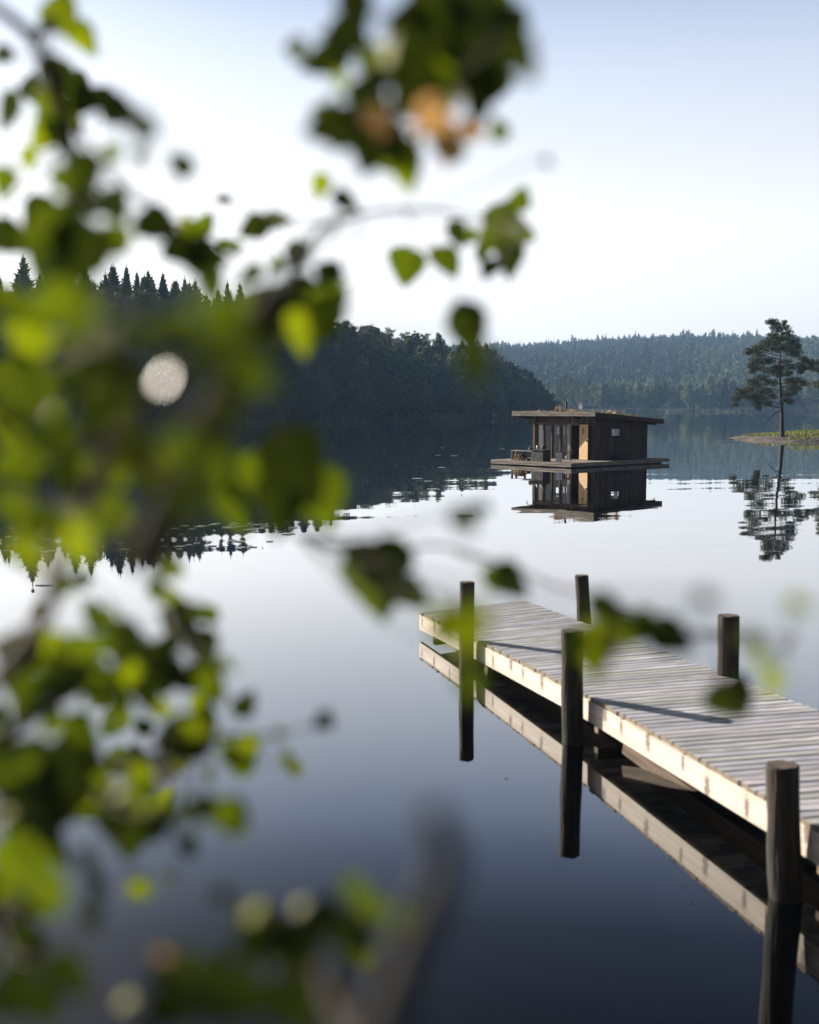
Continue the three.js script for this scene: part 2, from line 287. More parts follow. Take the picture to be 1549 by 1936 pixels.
function spruceCrown(seed, H, R, whorls, per, detail) {
  const L = new Leaves(seed), r = L.r;
  for (let i = 0; i < whorls; i++) {
    const f = Math.pow(i / whorls, 0.85), y = H * (0.06 + 0.93 * f), reach = R * (Math.pow(1 - f, 0.82) * 0.95 + 0.03), n = Math.max(3, Math.round(per * (0.5 + 0.5 * (1 - f))));
    const turn = r() * 6.28;
    for (let k = 0; k < n; k++) {
      const a = turn + k / n * 6.28 + (r() - 0.5) * 0.6, len = reach * (0.65 + 0.5 * r()), droop = lerp(0.42, -0.35, f) + (r() - 0.5) * 0.2, tn = L.tone(0.4);
      const d = V(Math.cos(a), 0, Math.sin(a)), side = V(-d.z, 0, d.x), o = V(0, y, 0), m = detail, sp = H / whorls * 1.5, Q = (t, dy) => o.clone().addScaledVector(d, len * t).add(V(0, -len * droop * t + len * 0.14 * t * t - dy, 0));
      L.tri(Q(0.2, 0), Q(1, 0), Q(0.62, sp * 0.5 + len * 0.16), tn); L.tri(Q(0.1, -0.05), Q(0.7, 0), Q(0.3, sp * 0.6 + len * 0.12), tn);
      L.tri(o.clone().add(V(0, sp * 0.45, 0)), o.clone().add(V(0, -sp, 0)), o.clone().addScaledVector(d, len * 0.45).add(V(0, -len * droop * 0.4 - sp * 0.3, 0)), tn);
      L.tri(o.clone().add(V(0, sp * 0.2, 0)), o.clone().addScaledVector(d, len * 0.35).addScaledVector(side, len * 0.25).add(V(0, -sp * 0.5 - len * droop * 0.3, 0)), o.clone().addScaledVector(d, len * 0.35).addScaledVector(side, -len * 0.25).add(V(0, -sp * 0.2 - len * droop * 0.3, 0)), tn);
      for (let q = 0; q < m; q++) {
        const t0 = q / m, t1 = (q + 1.25) / m, P = (t) => o.clone().addScaledVector(d, len * t).add(V(0, -len * droop * t + len * 0.14 * t * t, 0));
        const w = len * 0.42 * (1 - 0.75 * t0) * (0.7 + 0.6 * r()), a0 = P(t0), a1 = P(t1);
        for (const s of [-1, 1]) L.tri(a0, P(t1 * 0.86 + 0.14).addScaledVector(side, s * w * 0.28), a1.clone().addScaledVector(side, s * w).add(V(0, -w * (0.3 + 0.5 * r()), 0)), tn);
        if (r() < 0.8) L.tri(a0.clone().addScaledVector(side, w * 0.3), a0.clone().addScaledVector(side, -w * 0.3), a1.clone().add(V(0, -w * (0.6 + 0.7 * r()), 0)), tn);
      }
    }
  }
  L.tri(V(-R * 0.03, H * 0.95, 0), V(R * 0.03, H * 0.95, 0), V(0, H * 1.02, 0), [1, 1, 1]); L.tri(V(0, H * 0.95, -R * 0.03), V(0, H * 0.95, R * 0.03), V(0, H * 1.02, 0), [1, 1, 1]);
  return L.geo();
}
function broadCrown(seed, H, R, base, lobes, per, s) {
  const L = new Leaves(seed), r = L.r;
  for (let i = 0; i < lobes; i++) {
    const f = (i + 0.5) / lobes, y = lerp(H * base, H * 0.94, f), spread = R * Math.pow(Math.sin(Math.PI * clamp(0.18 + 0.78 * f, 0, 1)), 0.8), a = i * 2.4 + r(), q = 0.35 + 0.5 * r();
    L.lobe(V(Math.cos(a) * spread * q, y, Math.sin(a) * spread * q), spread * 0.62, H * 0.10 * (0.7 + 0.6 * r()), spread * 0.62, per, s);
  }
  return L.geo();
}
function pineCrown(seed, H, R, base, pads, per, s) {
  const L = new Leaves(seed), r = L.r;
  for (let i = 0; i < pads; i++) {
    const f = (i + 0.5) / pads, y = lerp(H * base, H * 0.97, f), a = i * 2.4 + r(), q = R * (0.25 + 0.75 * r()) * Math.pow(1 - f * 0.8, 0.7), c = V(Math.cos(a) * q, y, Math.sin(a) * q), w = R * (0.28 + 0.2 * r());
    for (let k = 0; k < per; k++) { const d = L.dir(), m = Math.pow(r(), 0.45); L.tuft(V(c.x + d.x * w * m, c.y + d.y * w * 0.42 * m, c.z + d.z * w * m), s, 4, L.tone(0.4)); }
  }
  return L.geo();
}
const trunkGeo = (H, r, seed, lean = 0.02) => { const q = mulberry(seed), pts = [], rad = []; for (let i = 0; i <= 6; i++) { const f = i / 6; pts.push(V(H * lean * (q() - 0.5) * f * 4, H * f - 0.4, H * lean * (q() - 0.5) * f * 4)); rad.push(r * (1 - 0.85 * f)); } return taper(pts, rad, 6, false); };
const kinds = {};
function kind(key, name, label, category, group, H, R, crown, crownM, trunkM, trunkR, trunkH = 0.9, limbs = 0) {
  const o = new THREE.Group(); o.name = name; tag(o, label, category, group);
  const tg = [trunkGeo(H * trunkH, trunkR, key.length * 7 + H)];
  const r = mulberry(H * 13 | 0);
  for (let i = 0; i < limbs; i++) { const y = H * (0.45 + 0.45 * i / limbs), a = i * 2.4, l = R * (0.5 + 0.4 * r()); tg.push(taper([V(0, y, 0), V(Math.cos(a) * l * 0.5, y + l * 0.2, Math.sin(a) * l * 0.5), V(Math.cos(a) * l, y + l * 0.4, Math.sin(a) * l)], [trunkR * 0.35, trunkR * 0.22, 0.02], 4, false)); }
  part('trunk', tg, trunkM, o); part('crown', crown, crownM, o);
  kinds[key] = { o, H, R };
}
const onBank = 'trees of the wooded bank', onFar = 'trees along the far shore';
for (let i = 0; i < 4; i++) kind('spruce' + i, 'spruce_tree', 'dark pointed spruce in the wooded bank beyond the raft cabin', 'tree', onBank + ', spruces', 20, 3.0, spruceCrown(100 + i, 20, [3.6, 4.1, 3.2, 4.4][i], 34, 9, 4), M.spruce, M.bark, 0.24);
for (let i = 0; i < 3; i++) kind('pine' + i, 'pine_tree', 'dark round-topped pine in the wooded bank beyond the raft cabin', 'tree', onBank + ', pines', 18, 3.2, pineCrown(120 + i, 18, 3.1, 0.32, 34, 34, 0.55), M.pine, M.pineBark, 0.24, 0.92, 8);
for (let i = 0; i < 3; i++) kind('broad' + i, 'broadleaf_tree', 'full-leaved green broadleaf tree at the edge of the wooded bank', 'tree', onBank + ', broadleaves', 14, 3.8, broadCrown(140 + i, 14, 3.7, 0.12, 26, 150, 0.42), M.leafDark, M.bark, 0.2, 0.85, 9);
for (let i = 0; i < 2; i++) kind('birch' + i, 'birch_tree', 'lighter green birch with pale trunk in the wooded bank', 'tree', onBank + ', birches', 16, 3.0, broadCrown(160 + i, 16, 2.8, 0.24, 24, 130, 0.36), M.leafLight, M.birchBark, 0.15, 0.92, 9);

// skyline of the wooded bank, as photograph columns and rows
const sky = [[-200, 470], [0, 503], [60, 500], [130, 508], [250, 512], [330, 530], [450, 545], [520, 572], [590, 580], [640, 598], [700, 622], [760, 632], [800, 632], [850, 642], [900, 652], [960, 672], [1000, 676], [1030, 684], [1055, 705]];
const skyAt = (px) => { let k = 0; while (k < sky.length - 2 && px > sky[k + 1][0]) k++; return lerp(sky[k][1], sky[k + 1][1], clamp((px - sky[k][0]) / (sky[k + 1][0] - sky[k][0]), 0, 1)); };
{
  const r = mulberry(77);
  const rows = [[1.5, 0.50, ['broad', 'broad', 'birch']], [6, 0.68, ['broad', 'birch', 'broad', 'birch', 'pine']], [12, 0.84, ['spruce', 'pine', 'spruce', 'broad']], [19, 0.95, ['spruce', 'spruce', 'pine', 'birch']], [27, 1.0, ['spruce', 'spruce', 'spruce', 'pine']], [36, 1.02, ['spruce', 'spruce', 'spruce', 'spruce', 'pine']]];
  rows.forEach(([w, share, list], row) => {
    const step = [0.0165, 0.0155, 0.0155, 0.0145, 0.0125, 0.0135][row];
    for (let t = 0.2 + 0.006 * row; t <= 1; t += step * (0.75 + 0.5 * r())) {
      const p = bankPoint(t, w + (r() - 0.5) * 4.5), px = pixelX(p.x, p.z); if (px < -170) { r(); continue; }
      const top = EYE + (766 - skyAt(px)) / F * Math.hypot(p.z, 0) * 1.0, tall = clamp((top * share - p.y) * (0.84 + 0.2 * r()), 4.5, 27);
      let k = list[Math.floor(r() * list.length)];
      if (px > 640 && k === 'spruce' && r() < 0.66) k = ['pine', 'pine', 'broad', 'birch'][Math.floor(r() * 4)];
      if (px < 620 && row > 3 && k === 'pine') k = 'spruce';
      const n = { spruce: 4, pine: 3, broad: 3, birch: 2 }[k], K = kinds[k + Math.floor(r() * n)];
      const sy = tall / K.H, sx = clamp(sy, 0.75, 1.3) * (0.85 + 0.35 * r()) * (k === 'broad' ? 1.15 : k === 'spruce' ? 1.3 : 1);
      const c = copy(K.o, p, r() * 6.28, [sx, sy, sx]), spot = ['at the water edge of the wooded bank', 'low on the slope of the wooded bank', 'halfway up the wooded bank', 'high on the slope of the wooded bank', 'on the crest of the wooded bank', 'on the crest of the wooded bank'][row];
      const far = t > 0.86 ? 'near the tip of the wooded point' : spot, size = tall < 9 ? 'short' : tall < 15 ? 'middling' : 'tall', shape = sx / sy > 1.05 ? 'broad' : sx / sy < 0.85 ? 'slender' : 'even';
      c.userData.label = `${size} ${shape} ${{ spruce: 'dark pointed spruce', pine: 'dark round-topped pine', broad: 'full-leaved green broadleaf tree', birch: 'light green birch' }[k]} ${far}`; c.userData.group = c.userData.label + 's';
    }
  });
}
// far shore: broadleaf trees, a few spruces, a birch
{
  const r = mulberry(99);
  const names = { broad: ['broadleaf_tree', 'hazy rounded broadleaf tree standing along the far shore'], spruce: ['spruce_tree', 'hazy blue-green spruce standing along the far shore'], birch: ['birch_tree', 'hazy pale green birch standing along the far shore'], pine: ['pine_tree', 'slender pine rising at the near end of the far shore'] };
  const put = (px, z, tall, k, wide = 1) => { const K = kinds[k + Math.floor(r() * (k === 'birch' ? 2 : 3))], x = (px - CW / 2) / F * -z, p = V(x, Math.max(0.3, hillY(x, z)), z), s = tall / K.H; const c = copy(K.o, p, r() * 6.28, [s * wide, s, s * wide], names[k][1]); const size = tall < 13 ? 'low' : tall < 14.8 ? 'medium' : 'tall', w = wide > 1.12 ? 'spreading' : 'narrow', where = px < 1180 ? 'beside the tiny house on the far shore' : px < 1300 ? 'on the far shore behind the raft cabin' : px < 1420 ? 'on the open far shore between cabin and island pine' : 'on the far shore behind the island pine';
    if (k !== 'pine') c.userData.label = `${size} ${w} hazy ${{ broad: 'broadleaf tree', birch: 'pale birch', spruce: 'blue-green spruce' }[k]} ${where}`; c.userData.group = onFar + ', ' + c.userData.label; };
  for (const [px, tall] of [[1056, 17], [1066, 19.5], [1078, 19], [1090, 18], [1100, 16]]) put(px, -520 - r() * 30, tall * 0.86, 'pine', 0.85);
  for (let px = 1104; px < 1620; px += 9 + 9 * r()) put(px, -608 - 26 * r(), 11.5 + 4.5 * r(), r() < 0.5 ? 'broad' : 'birch', 1.25);
  put(1112, -640, 17.5, 'spruce', 1); put(1340, -612, 18, 'birch', 1.2); put(1367, -612, 17.5, 'spruce', 1.1); put(1371, -622, 15, 'spruce', 1);
  // low promontory that carries the slender pines
  structure('far_point', grid(14, 6, (u, v) => { const a = u * Math.PI * 2; return V(58 + Math.cos(a) * 30 * v, 0.9 * (1 - v * v * v) - 0.25 * v, -540 + Math.sin(a) * 34 * v); }), M.forestFloor);
}
// forest over the hill: one mass
{
  const spruceFar = spruceCrown(200, 15, 2.6, 9, 5, 1), broadFar = broadCrown(201, 11, 3.2, 0.1, 9, 22, 1.0), pineFar = broadCrown(202, 15, 2.3, 0.35, 9, 20, 0.8);
  const r = mulberry(41), lists = [[], [], []];
  for (let z = -645; z > -1600; z -= 7) {
    const half = 0.5 * CW / F * -z;
    for (let x = -0.15 * half; x < half * 1.12; x += 5.8) {
      const X = x + (r() - 0.5) * 8, Z = z + (r() - 0.5) * 9, n = fbm(X * 0.012, Z * 0.006, 31, 3), up = smooth(640, 1560, -Z);
      const leafy = n > 0.5 + 0.22 * up - (up < 0.35 ? 0.08 : 0);
      const k = leafy ? (r() < 0.85 ? 1 : 0) : (r() < 0.6 ? 0 : r() < 0.8 ? 2 : 1);
      const glade = fbm(X * 0.009 + 40, Z * 0.005, 77, 3); lists[k].push([X, hillY(X, Z) - 0.4, Z, (0.48 + 0.36 * r()) * (0.75 + 0.6 * glade) * (r() < 0.04 ? 1.4 : 1), r() * 6.28, r()]);
    }
  }
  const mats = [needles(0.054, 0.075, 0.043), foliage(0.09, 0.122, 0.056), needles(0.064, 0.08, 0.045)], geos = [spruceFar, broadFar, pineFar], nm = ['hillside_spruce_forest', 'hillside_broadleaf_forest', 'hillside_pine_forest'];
  const lb = ['dense blue-green spruce forest covering the far hill', 'pale green broadleaf woodland in bands across the far hill', 'dark pine forest mixed over the far hill'];
  lists.forEach((l, k) => {
    const im = lit(new THREE.InstancedMesh(geos[k], mats[k], l.length)), o = new THREE.Object3D(), c = new THREE.Color();
    l.forEach(([x, y, z, s, a, q], i) => { o.position.set(x, y, z); o.rotation.y = a; o.scale.set(s, s * (0.8 + 0.4 * q), s); o.updateMatrix(); im.setMatrixAt(i, o.matrix); const v = 0.88 + 0.3 * q; c.setRGB(v * (0.9 + 0.2 * s), v, v * 0.95); im.setColorAt(i, c); });
    im.name = nm[k]; tag(im, lb[k], 'forest'); im.userData.kind = 'stuff'; scene.add(im);
  });
}
// reeds along the wooded bank and the far shore
function blades(list, hgt, m, name, label, seed, width = 0.02) {
  const r = mulberry(seed), L = new Leaves(seed);
  for (const p of list) { const h = hgt * (0.6 + 0.7 * r()), a = r() * 6.28, d = V(Math.cos(a) * width, 0, Math.sin(a) * width), k = L.tone(0.4); L.tri(p.clone().add(d), p.clone().sub(d), p.clone().add(V((r() - 0.5) * h * 0.5, h, (r() - 0.5) * h * 0.5)), k); }
  const o = part(name, L.geo(), m, scene); tag(o, label, 'grass'); o.userData.kind = 'stuff'; return o;
}
M.reed = needles(0.075, 0.095, 0.04); M.grass = needles(0.22, 0.245, 0.045); M.dry = needles(0.46, 0.34, 0.19);
{
  const r = mulberry(12), l = [];
  for (let i = 0; i < 5200; i++) { const t = 0.22 + 0.78 * r(), p = bankPoint(t, -1 - 3.5 * r()); const n = vnoise(t * 40, 2, 5); if (n < 0.42) continue; p.y = -0.1; l.push(p); }
  for (let i = 0; i < 1500; i++) { const p = onLevel(812 + 75 * r(), 0, 0); const z = -228 - 22 * r(); l.push(V((812 + 70 * r() - CW / 2) / F * -z, -0.1, z)); }
  blades(l, 1.3, M.reed, 'bank_reeds', 'dull green reeds along the foot of the wooded bank', 13, 0.06);
  const f = []; for (let i = 0; i < 2600; i++) { const z = -594 - 8 * r(), x = lerp(80, 240, r()); f.push(V(x, 0, z)); }
  blades(f, 1.5, M.reed, 'far_shore_reeds', 'thin pale strip of reeds along the far shore', 14, 0.12);
}
// small house among the far trees
{
  const p = V((1104 - CW / 2) / F * 606, 1.4, -606), o = thing('lake_house', 'tiny house with pale blue roof among the trees of the far shore', 'house', p.toArray(), 0.4);
  const wall = plain(0.10, 0.09, 0.08), roof = plain(0.16, 0.21, 0.28, 0.6);
  part('wall', ubox(4.4, 1.9, 4, 0, 0.95, 0), wall, o);
  part('roof', [ubox(5, 0.15, 2.6, 0, 0, 0).rotateX(0.42).translate(0, 2.35, 1.14), ubox(5, 0.15, 2.6, 0, 0, 0).rotateX(-0.42).translate(0, 2.352, -1.14)], roof, o);
  for (const x of [-1.2, 1.1]) part('window', ubox(0.8, 0.8, 0.1, x, 1.05, 2.02), M.black, o);
}

// ------------------------------------------------------------------ rock island with pines
const ISL = { x: 51.2, z: -112, a: 19, b: 14 };
function islandY(x, z) {
  const q = Math.hypot((x - ISL.x) / ISL.a, (z - ISL.z) / ISL.b), e = 1 - q + 0.12 * (fbm(x * 0.16, z * 0.16, 21) - 0.5);
  return -0.25 + 1.3 * Math.pow(clamp(e + 0.12, 0, 1), 0.42) + 0.14 * (fbm(x * 0.7, z * 0.7, 22) - 0.5) * smooth(0, 0.2, e);
}
{
  structure('rock_island', grid(110, 80, (u, v) => { const x = ISL.x + (u * 2 - 1) * ISL.a * 1.1, z = ISL.z + (v * 2 - 1) * ISL.b * 1.1; return V(x, islandY(x, z), z); }), M.rock);
  const r = mulberry(55), turf = [];
  for (let i = 0; i < 60000; i++) {
    const x = ISL.x - ISL.a + 2 * ISL.a * r(), z = ISL.z + ISL.b * (2 * r() - 1), y = islandY(x, z), n = fbm(x * 0.28, z * 0.4, 61, 3);
    if (y < 0.2 || n < 0.60 - 0.5 * smooth(0.26, 0.62, y)) continue;
    turf.push(V(x, y - 0.03, z));
  }
  blades(turf, 0.2, M.grass, 'island_grass', 'yellow-green grass on top of the rock island', 56, 0.035);
  const pad = []; // dense low moss patches as small lumps between the blades
  const L = new Leaves(57); for (const p of turf.filter((_, i) => i % 2 === 0)) L.leaf(p.clone().add(V(0, 0.035, 0)), 0.16, L.tone(0.3));
  const o = part('island_moss', L.geo(), M.grass, scene); tag(o, 'mossy ground cover on top of the rock island', 'moss'); o.userData.kind = 'stuff';
}
// the pine on the island, limb by limb (sizes in metres, seen from the lake)
function islandPine() {
  const o = new THREE.Group(); o.name = 'island_pine';
  const k = 0.0129, P = (x, y, z = 0) => V((x - 515) * k, (925 - y) * k, z);
  const trunk = curve([P(515, 940), P(512, 860), P(506, 720), P(494, 600), P(485, 480), P(484, 360), P(480, 270), P(462, 190), P(436, 118)], 40), tr = trunk.map((p, i) => lerp(0.235, 0.02, Math.pow(i / 40, 0.8)) + (i < 2 ? 0.12 * (2 - i) / 2 : 0));
  const t = part('trunk', taper(trunk.slice(0, 19), tr.slice(0, 19), 10, false, 0.12), M.bark, o);
  part('upper_trunk', taper(trunk.slice(18), tr.slice(18), 8, false, 0.1), M.pineBark, t);
  // pads of needles: x, y, half-width, half-height (as drawn), depth
  const pads = [[430, 125, 42, 18, 0], [395, 130, 26, 12, 0.2], [455, 150, 48, 20, -0.2], [505, 135, 20, 14, 0.1], [495, 175, 48, 20, 0.5], [440, 180, 40, 16, 0.4], [535, 205, 42, 18, 0], [470, 215, 62, 20, -0.6], [410, 230, 46, 18, 0.5], [500, 245, 80, 22, 0.7], [575, 265, 44, 18, 0.2], [430, 265, 70, 20, -0.3], [370, 275, 48, 18, 0.5], [535, 290, 82, 22, -0.8], [600, 300, 38, 16, 0.1], [330, 305, 52, 18, 0.2], [290, 325, 50, 16, -0.1], [255, 338, 28, 12, 0], [400, 315, 74, 20, 1.0], [480, 310, 60, 20, 1.2], [550, 340, 70, 20, 0.9], [600, 350, 36, 16, -0.5], [350, 350, 50, 18, -0.8],
    [310, 395, 56, 20, 0.4], [370, 400, 62, 20, 0.9], [290, 430, 42, 18, 0.2], [430, 385, 40, 16, -1.2], [545, 395, 50, 18, -0.9], [340, 440, 64, 20, -0.4], [290, 465, 36, 16, 0], [390, 465, 62, 18, 1.1], [440, 450, 50, 18, 1.3], [500, 440, 44, 16, -1.3], [540, 440, 50, 18, 1.0], [640, 385, 40, 18, 0.2], [680, 400, 42, 18, 0], [620, 425, 36, 18, 0.4], [660, 440, 44, 18, -0.3], [705, 430, 24, 16, 0], [630, 470, 28, 14, 0.1], [560, 480, 30, 14, -0.4], [470, 490, 60, 16, 0.9],
    [350, 515, 64, 20, 0.3], [300, 535, 44, 18, 0.1], [400, 545, 62, 18, 0.9], [330, 565, 66, 20, -0.5], [540, 535, 50, 18, 0.8], [590, 530, 60, 18, 0.2], [650, 550, 46, 16, 0], [610, 570, 60, 16, -0.8], [560, 590, 50, 16, 0.9], [270, 595, 60, 20, 0.3], [210, 605, 48, 18, 0], [340, 610, 62, 20, 0.8], [240, 640, 62, 18, -0.2], [185, 660, 34, 16, 0], [175, 695, 26, 14, 0.1], [300, 650, 58, 18, 0.5], [370, 655, 50, 18, -0.6], [330, 690, 40, 16, 0.3], [540, 625, 50, 16, 0.3], [590, 610, 30, 14, -0.3], [520, 670, 40, 14, 0.6], [560, 680, 30, 12, 0.2], [400, 690, 34, 14, 0.4], [340, 720, 26, 10, 0.2], [455, 640, 40, 16, -0.9], [430, 600, 44, 16, -1.1]];
  const L = new Leaves(301), limbs = [];
  for (const [x, y, w, h, z] of pads) {
    const c = P(x, y, z * 1.1), W = w * k, Hh = h * k, n = Math.round(60 + W * Hh * 760);
    for (let i = 0; i < n; i++) { const d = L.dir(), m = Math.pow(L.r(), 0.5); L.tuft(V(c.x + d.x * W * m * 1.08, c.y + d.y * (Hh * 1.25 + 0.06) * m, c.z + d.z * (W * 0.9 + 0.1) * m), 0.17, 6, L.tone(0.45), 0.45); }
    // a limb from the trunk to the pad, leaving it a little lower
    const target = c.y - Math.abs(c.x) * 0.16; let b = trunk[0], bd = 1e9; for (const q of trunk) { const dd = Math.abs(q.y - target); if (dd < bd) { bd = dd; b = q; } }
    const mid = b.clone().lerp(c, 0.5).add(V(0, -0.08 + 0.16 * L.r(), 0.1));
    if (L.r() < 0.55) limbs.push(taper(curve([b, mid, c], 6), [0.05, 0.045, 0.04, 0.034, 0.028, 0.02, 0.012].map(q => q * (0.4 + 0.7 * W)), 5, false));
  }
  part('limbs', limbs, M.pineBark, o);
  part('dead_limb', [taper(curve([P(498, 738), P(470, 748, 0.3), P(430, 772, 0.5), P(405, 800, 0.6), P(385, 825, 0.7), P(350, 838, 0.8)], 14), Array.from({ length: 15 }, (_, i) => lerp(0.055, 0.012, i / 14)), 6), taper(curve([P(604, 660, -0.2), P(640, 672, -0.3), P(670, 700, -0.4), P(690, 728, -0.4)], 8), Array.from({ length: 9 }, (_, i) => lerp(0.022, 0.006, i / 8)), 5), taper(curve([P(340, 730, .2), P(338, 760, 0.3), P(346, 795, 0.3), P(330, 812, .3)], 8), Array.from({ length: 9 }, (_, i) => lerp(0.018, 0.006, i / 8)), 5)], M.bark, o);
  part('crown', L.geo(), M.pine, o);
  return o;
}
{
  const base = (px, d) => { const x = (px - CW / 2) / F * d; return V(x, islandY(x, -d) - 0.05, -d); };
  const a = islandPine(); a.position.copy(base(1478, 108)); scene.add(a); a.name = numbered('island_pine');
  tag(a, 'tall crooked pine with bare lower trunk standing on the rock island', 'tree');
  copy(a, base(1578, 111), 2.5, [1, 0.94, 1], 'second pine on the rock island with only its branch tips in view');
  // leafy sapling beside the pine
  const s = thing('sapling', 'small bright green sapling beside the pine on the rock island', 'bush', base(1517, 106.5).toArray());
  const r = mulberry(9), st = []; const L = new Leaves(10);
  for (const [dx, h] of [[-0.35, 0.55], [0, 0.5], [0.35, 0.8], [0.45, 1.0], [0.7, 0.7], [-0.7, 0.4], [-0.15, 0.35]]) { const e = V(dx * 1.3, h, (r() - 0.5) * 0.5); st.push(taper([V(dx * 0.4, -0.05, 0), V(dx * 0.8, h * 0.5, 0), e], [0.02, 0.015, 0.006], 4, false)); for (let i = 0; i < 16; i++) L.leaf(e.clone().add(V((r() - 0.5) * 0.35, (r() - 0.6) * 0.45, (r() - 0.5) * 0.35)), 0.07, L.tone(0.3)); }
  part('stem', st, M.bark, s); part('leaves', L.geo(), foliage(0.22, 0.30, 0.04, 0.4), s);
}

// ------------------------------------------------------------------ pier
{
  const o = thing('pier', 'weathered grey plank pier on round timber posts reaching into the lake', 'pier');
  // left and right edges, far end first: x, z, height of the deck
  const LE = [[0.18, -16.46, 0.33], [0.84, -14.3, 0.375], [1.72, -11.23, 0.45], [2.52, -8.04, 0.5], [3.22, -5.0, 0.53], [3.9, -2.0, 0.56], [4.4, 0.4, 0.58]];
  const RE = [[1.68, -17.45, 0.33], [2.38, -15.06, 0.375], [3.33, -11.70, 0.45], [4.17, -8.42, 0.5], [4.87, -5.35, 0.53], [5.55, -2.3, 0.56], [6.05, 0.1, 0.58]];
  const toC = (e) => new THREE.CatmullRomCurve3(e.map(([x, z, h]) => V(x, h, z)), false, 'centripetal'), CL = toC(LE), CR = toC(RE);
  const len = CL.getLength(), N = Math.round(len / 0.119), r = mulberry(8), TH = 0.032;
  const S = (i) => { const t = i / N; return [CL.getPointAt(t), CR.getPoint(CL.getUtoTmapping(t))]; };
  for (let i = 0; i < N; i++) {
    const [a0, b0] = S(i), [a1, b1] = S(i + 1), g = 0.045 + 0.03 * r();      // share of the pitch left open as a gap
    const la = -0.02 - 0.014 * r(), lb = 1.006 + 0.014 * r(), lift = 0.003 * r();
    const q = (p0, p1, f, e) => p0.clone().lerp(p1, f);
    const A0 = a0.clone().lerp(a1, g), A1 = a0.clone().lerp(a1, 1 - g), B0 = b0.clone().lerp(b1, g), B1 = b0.clone().lerp(b1, 1 - g);
    const end = (P, Q, f) => P.clone().lerp(Q, f), tilt = (r() - 0.5) * 0.006;
    const c = [[A0, B0], [A1, B1]].map(([P, Q]) => [end(P, Q, la), end(P, Q, lb)]);
    // section across the board: bottom, side, chamfer, top
    const prof = [[0, -TH], [0, -0.007], [0.055, 0], [0.945, 0], [1, -0.007], [1, -TH]], pos = [], uv = [], idx = [], ou = r() * 20, ov = r() * 20;
    const W = c[0][0].distanceTo(c[1][0]), Ln = c[0][0].distanceTo(c[0][1]);
    const ring = (e) => prof.map(([f, y]) => c[0][e].clone().lerp(c[1][e], f).add(V(0, y + lift + tilt * (e ? 1 : -1), 0)));
    const R0 = ring(0), R1 = ring(1);
    for (let k = 0; k < 6; k++) { const k2 = (k + 1) % 6, b = pos.length / 3; for (const [p, u, v] of [[R0[k], 0, k], [R1[k], Ln, k], [R1[k2], Ln, k + 1], [R0[k2], 0, k + 1]]) { pos.push(p.x, p.y, p.z); uv.push(u + ou, ov + (v < 2 ? -TH * (2 - v) / 2 : v > 3 ? W + TH : (v - 2) * W)); } idx.push(b, b + 2, b + 1, b, b + 3, b + 2); }
    const faces = idx.length; for (const [R, u] of [[R0, 0], [R1, Ln]]) { const b = pos.length / 3; R.forEach((p, k) => { pos.push(p.x, p.y, p.z); uv.push(ou + prof[k][0] * 0.1, ov + prof[k][1]); }); for (let k = 1; k < 5; k++) u ? idx.push(b, b + k + 1, b + k) : idx.push(b, b + k, b + k + 1); }
    const bg = geoFrom(pos, idx, uv).toNonIndexed(); bg.clearGroups(); bg.addGroup(0, faces, 0); bg.addGroup(faces, idx.length - faces, 1); bg.computeVertexNormals();
    part('deck_board', bg, [M.deckShades[Math.floor(r() * 6)], M.endGrain], o);
  }
  // side boards, in lengths that meet at the posts
  function beam(p, q, w, h, down, out, m, name) {
    const d = q.clone().sub(p), L = Math.hypot(d.x, d.z), g = ubox(L, h, w, 0, -h / 2 - down, out, r() * 9, h / 2 + 0.01);
    g.rotateZ(Math.atan2(d.y, L)); g.rotateY(Math.atan2(-d.z, d.x)); g.translate((p.x + q.x) / 2, (p.y + q.y) / 2, (p.z + q.z) / 2); return part(name, g, m, o);
  }
  for (const [C, out] of [[CL, -1], [CR, 1]]) {
    const cut = [0.0, 0.118, 0.31, 0.503, 0.69, 0.86, 1];
    for (let i = 0; i < cut.length - 1; i++) { const n = 3; for (let k = 0; k < 1; k++) beam(C.getPointAt(cut[i] + 0.0004), C.getPointAt(cut[i + 1] - 0.0004), 0.045, 0.205, TH + 0.004, out * -0.026, M.fascia, 'side_board'); }
  }
  for (const f of [0.33, 0.67]) for (let i = 0; i < 6; i++) { const [a, b] = S(Math.round(N * i / 6)), [c, d] = S(Math.round(N * (i + 1) / 6)); beam(a.lerp(b, f), c.lerp(d, f), 0.05, 0.19, TH + 0.003, 0, M.joist, 'joist'); }
  for (const t of [0.02, 0.135, 0.315, 0.53, 0.75]) { const [a, b] = S(N * t); beam(a.clone().lerp(b, 0.04), b.clone().lerp(a, 0.04), 0.08, 0.12, 0.26, 0, M.joist, 'cross_beam'); }
  // posts: foot x, z, top x, z, height, radius
  for (const [x, z, tx, tz, h, rad] of [[0.69, -14.2, 0.69, -14.2, 1.08, 0.089], [1.555, -11.12, 1.525, -11.1, 1.08, 0.1], [2.455, -7.54, 2.40, -7.52, 0.885, 0.103], [2.335, -15.62, 2.265, -15.6, 0.96, 0.088], [3.275, -12.05, 3.255, -12.05, 1.055, 0.108]]) {
    const pts = [], rads = []; for (let i = 0; i <= 12; i++) { const y = lerp(-1.3, h, i / 12), f = y / h; pts.push(V(lerp(x, tx, f), y, lerp(z, tz, f))); rads.push(rad * (1.06 - 0.06 * f) * (1 + 0.02 * Math.sin(i * 2.1 + x))); }
    pts.push(V(tx, h + 0.008, tz)); rads.push(rad * 0.9);
    const p = part('post', taper(pts, rads, 18, false, 0.10), M.post, o);
    const cap = []; const uvc = []; const ix = []; cap.push(tx, h + 0.004, tz); uvc.push(0, 0);
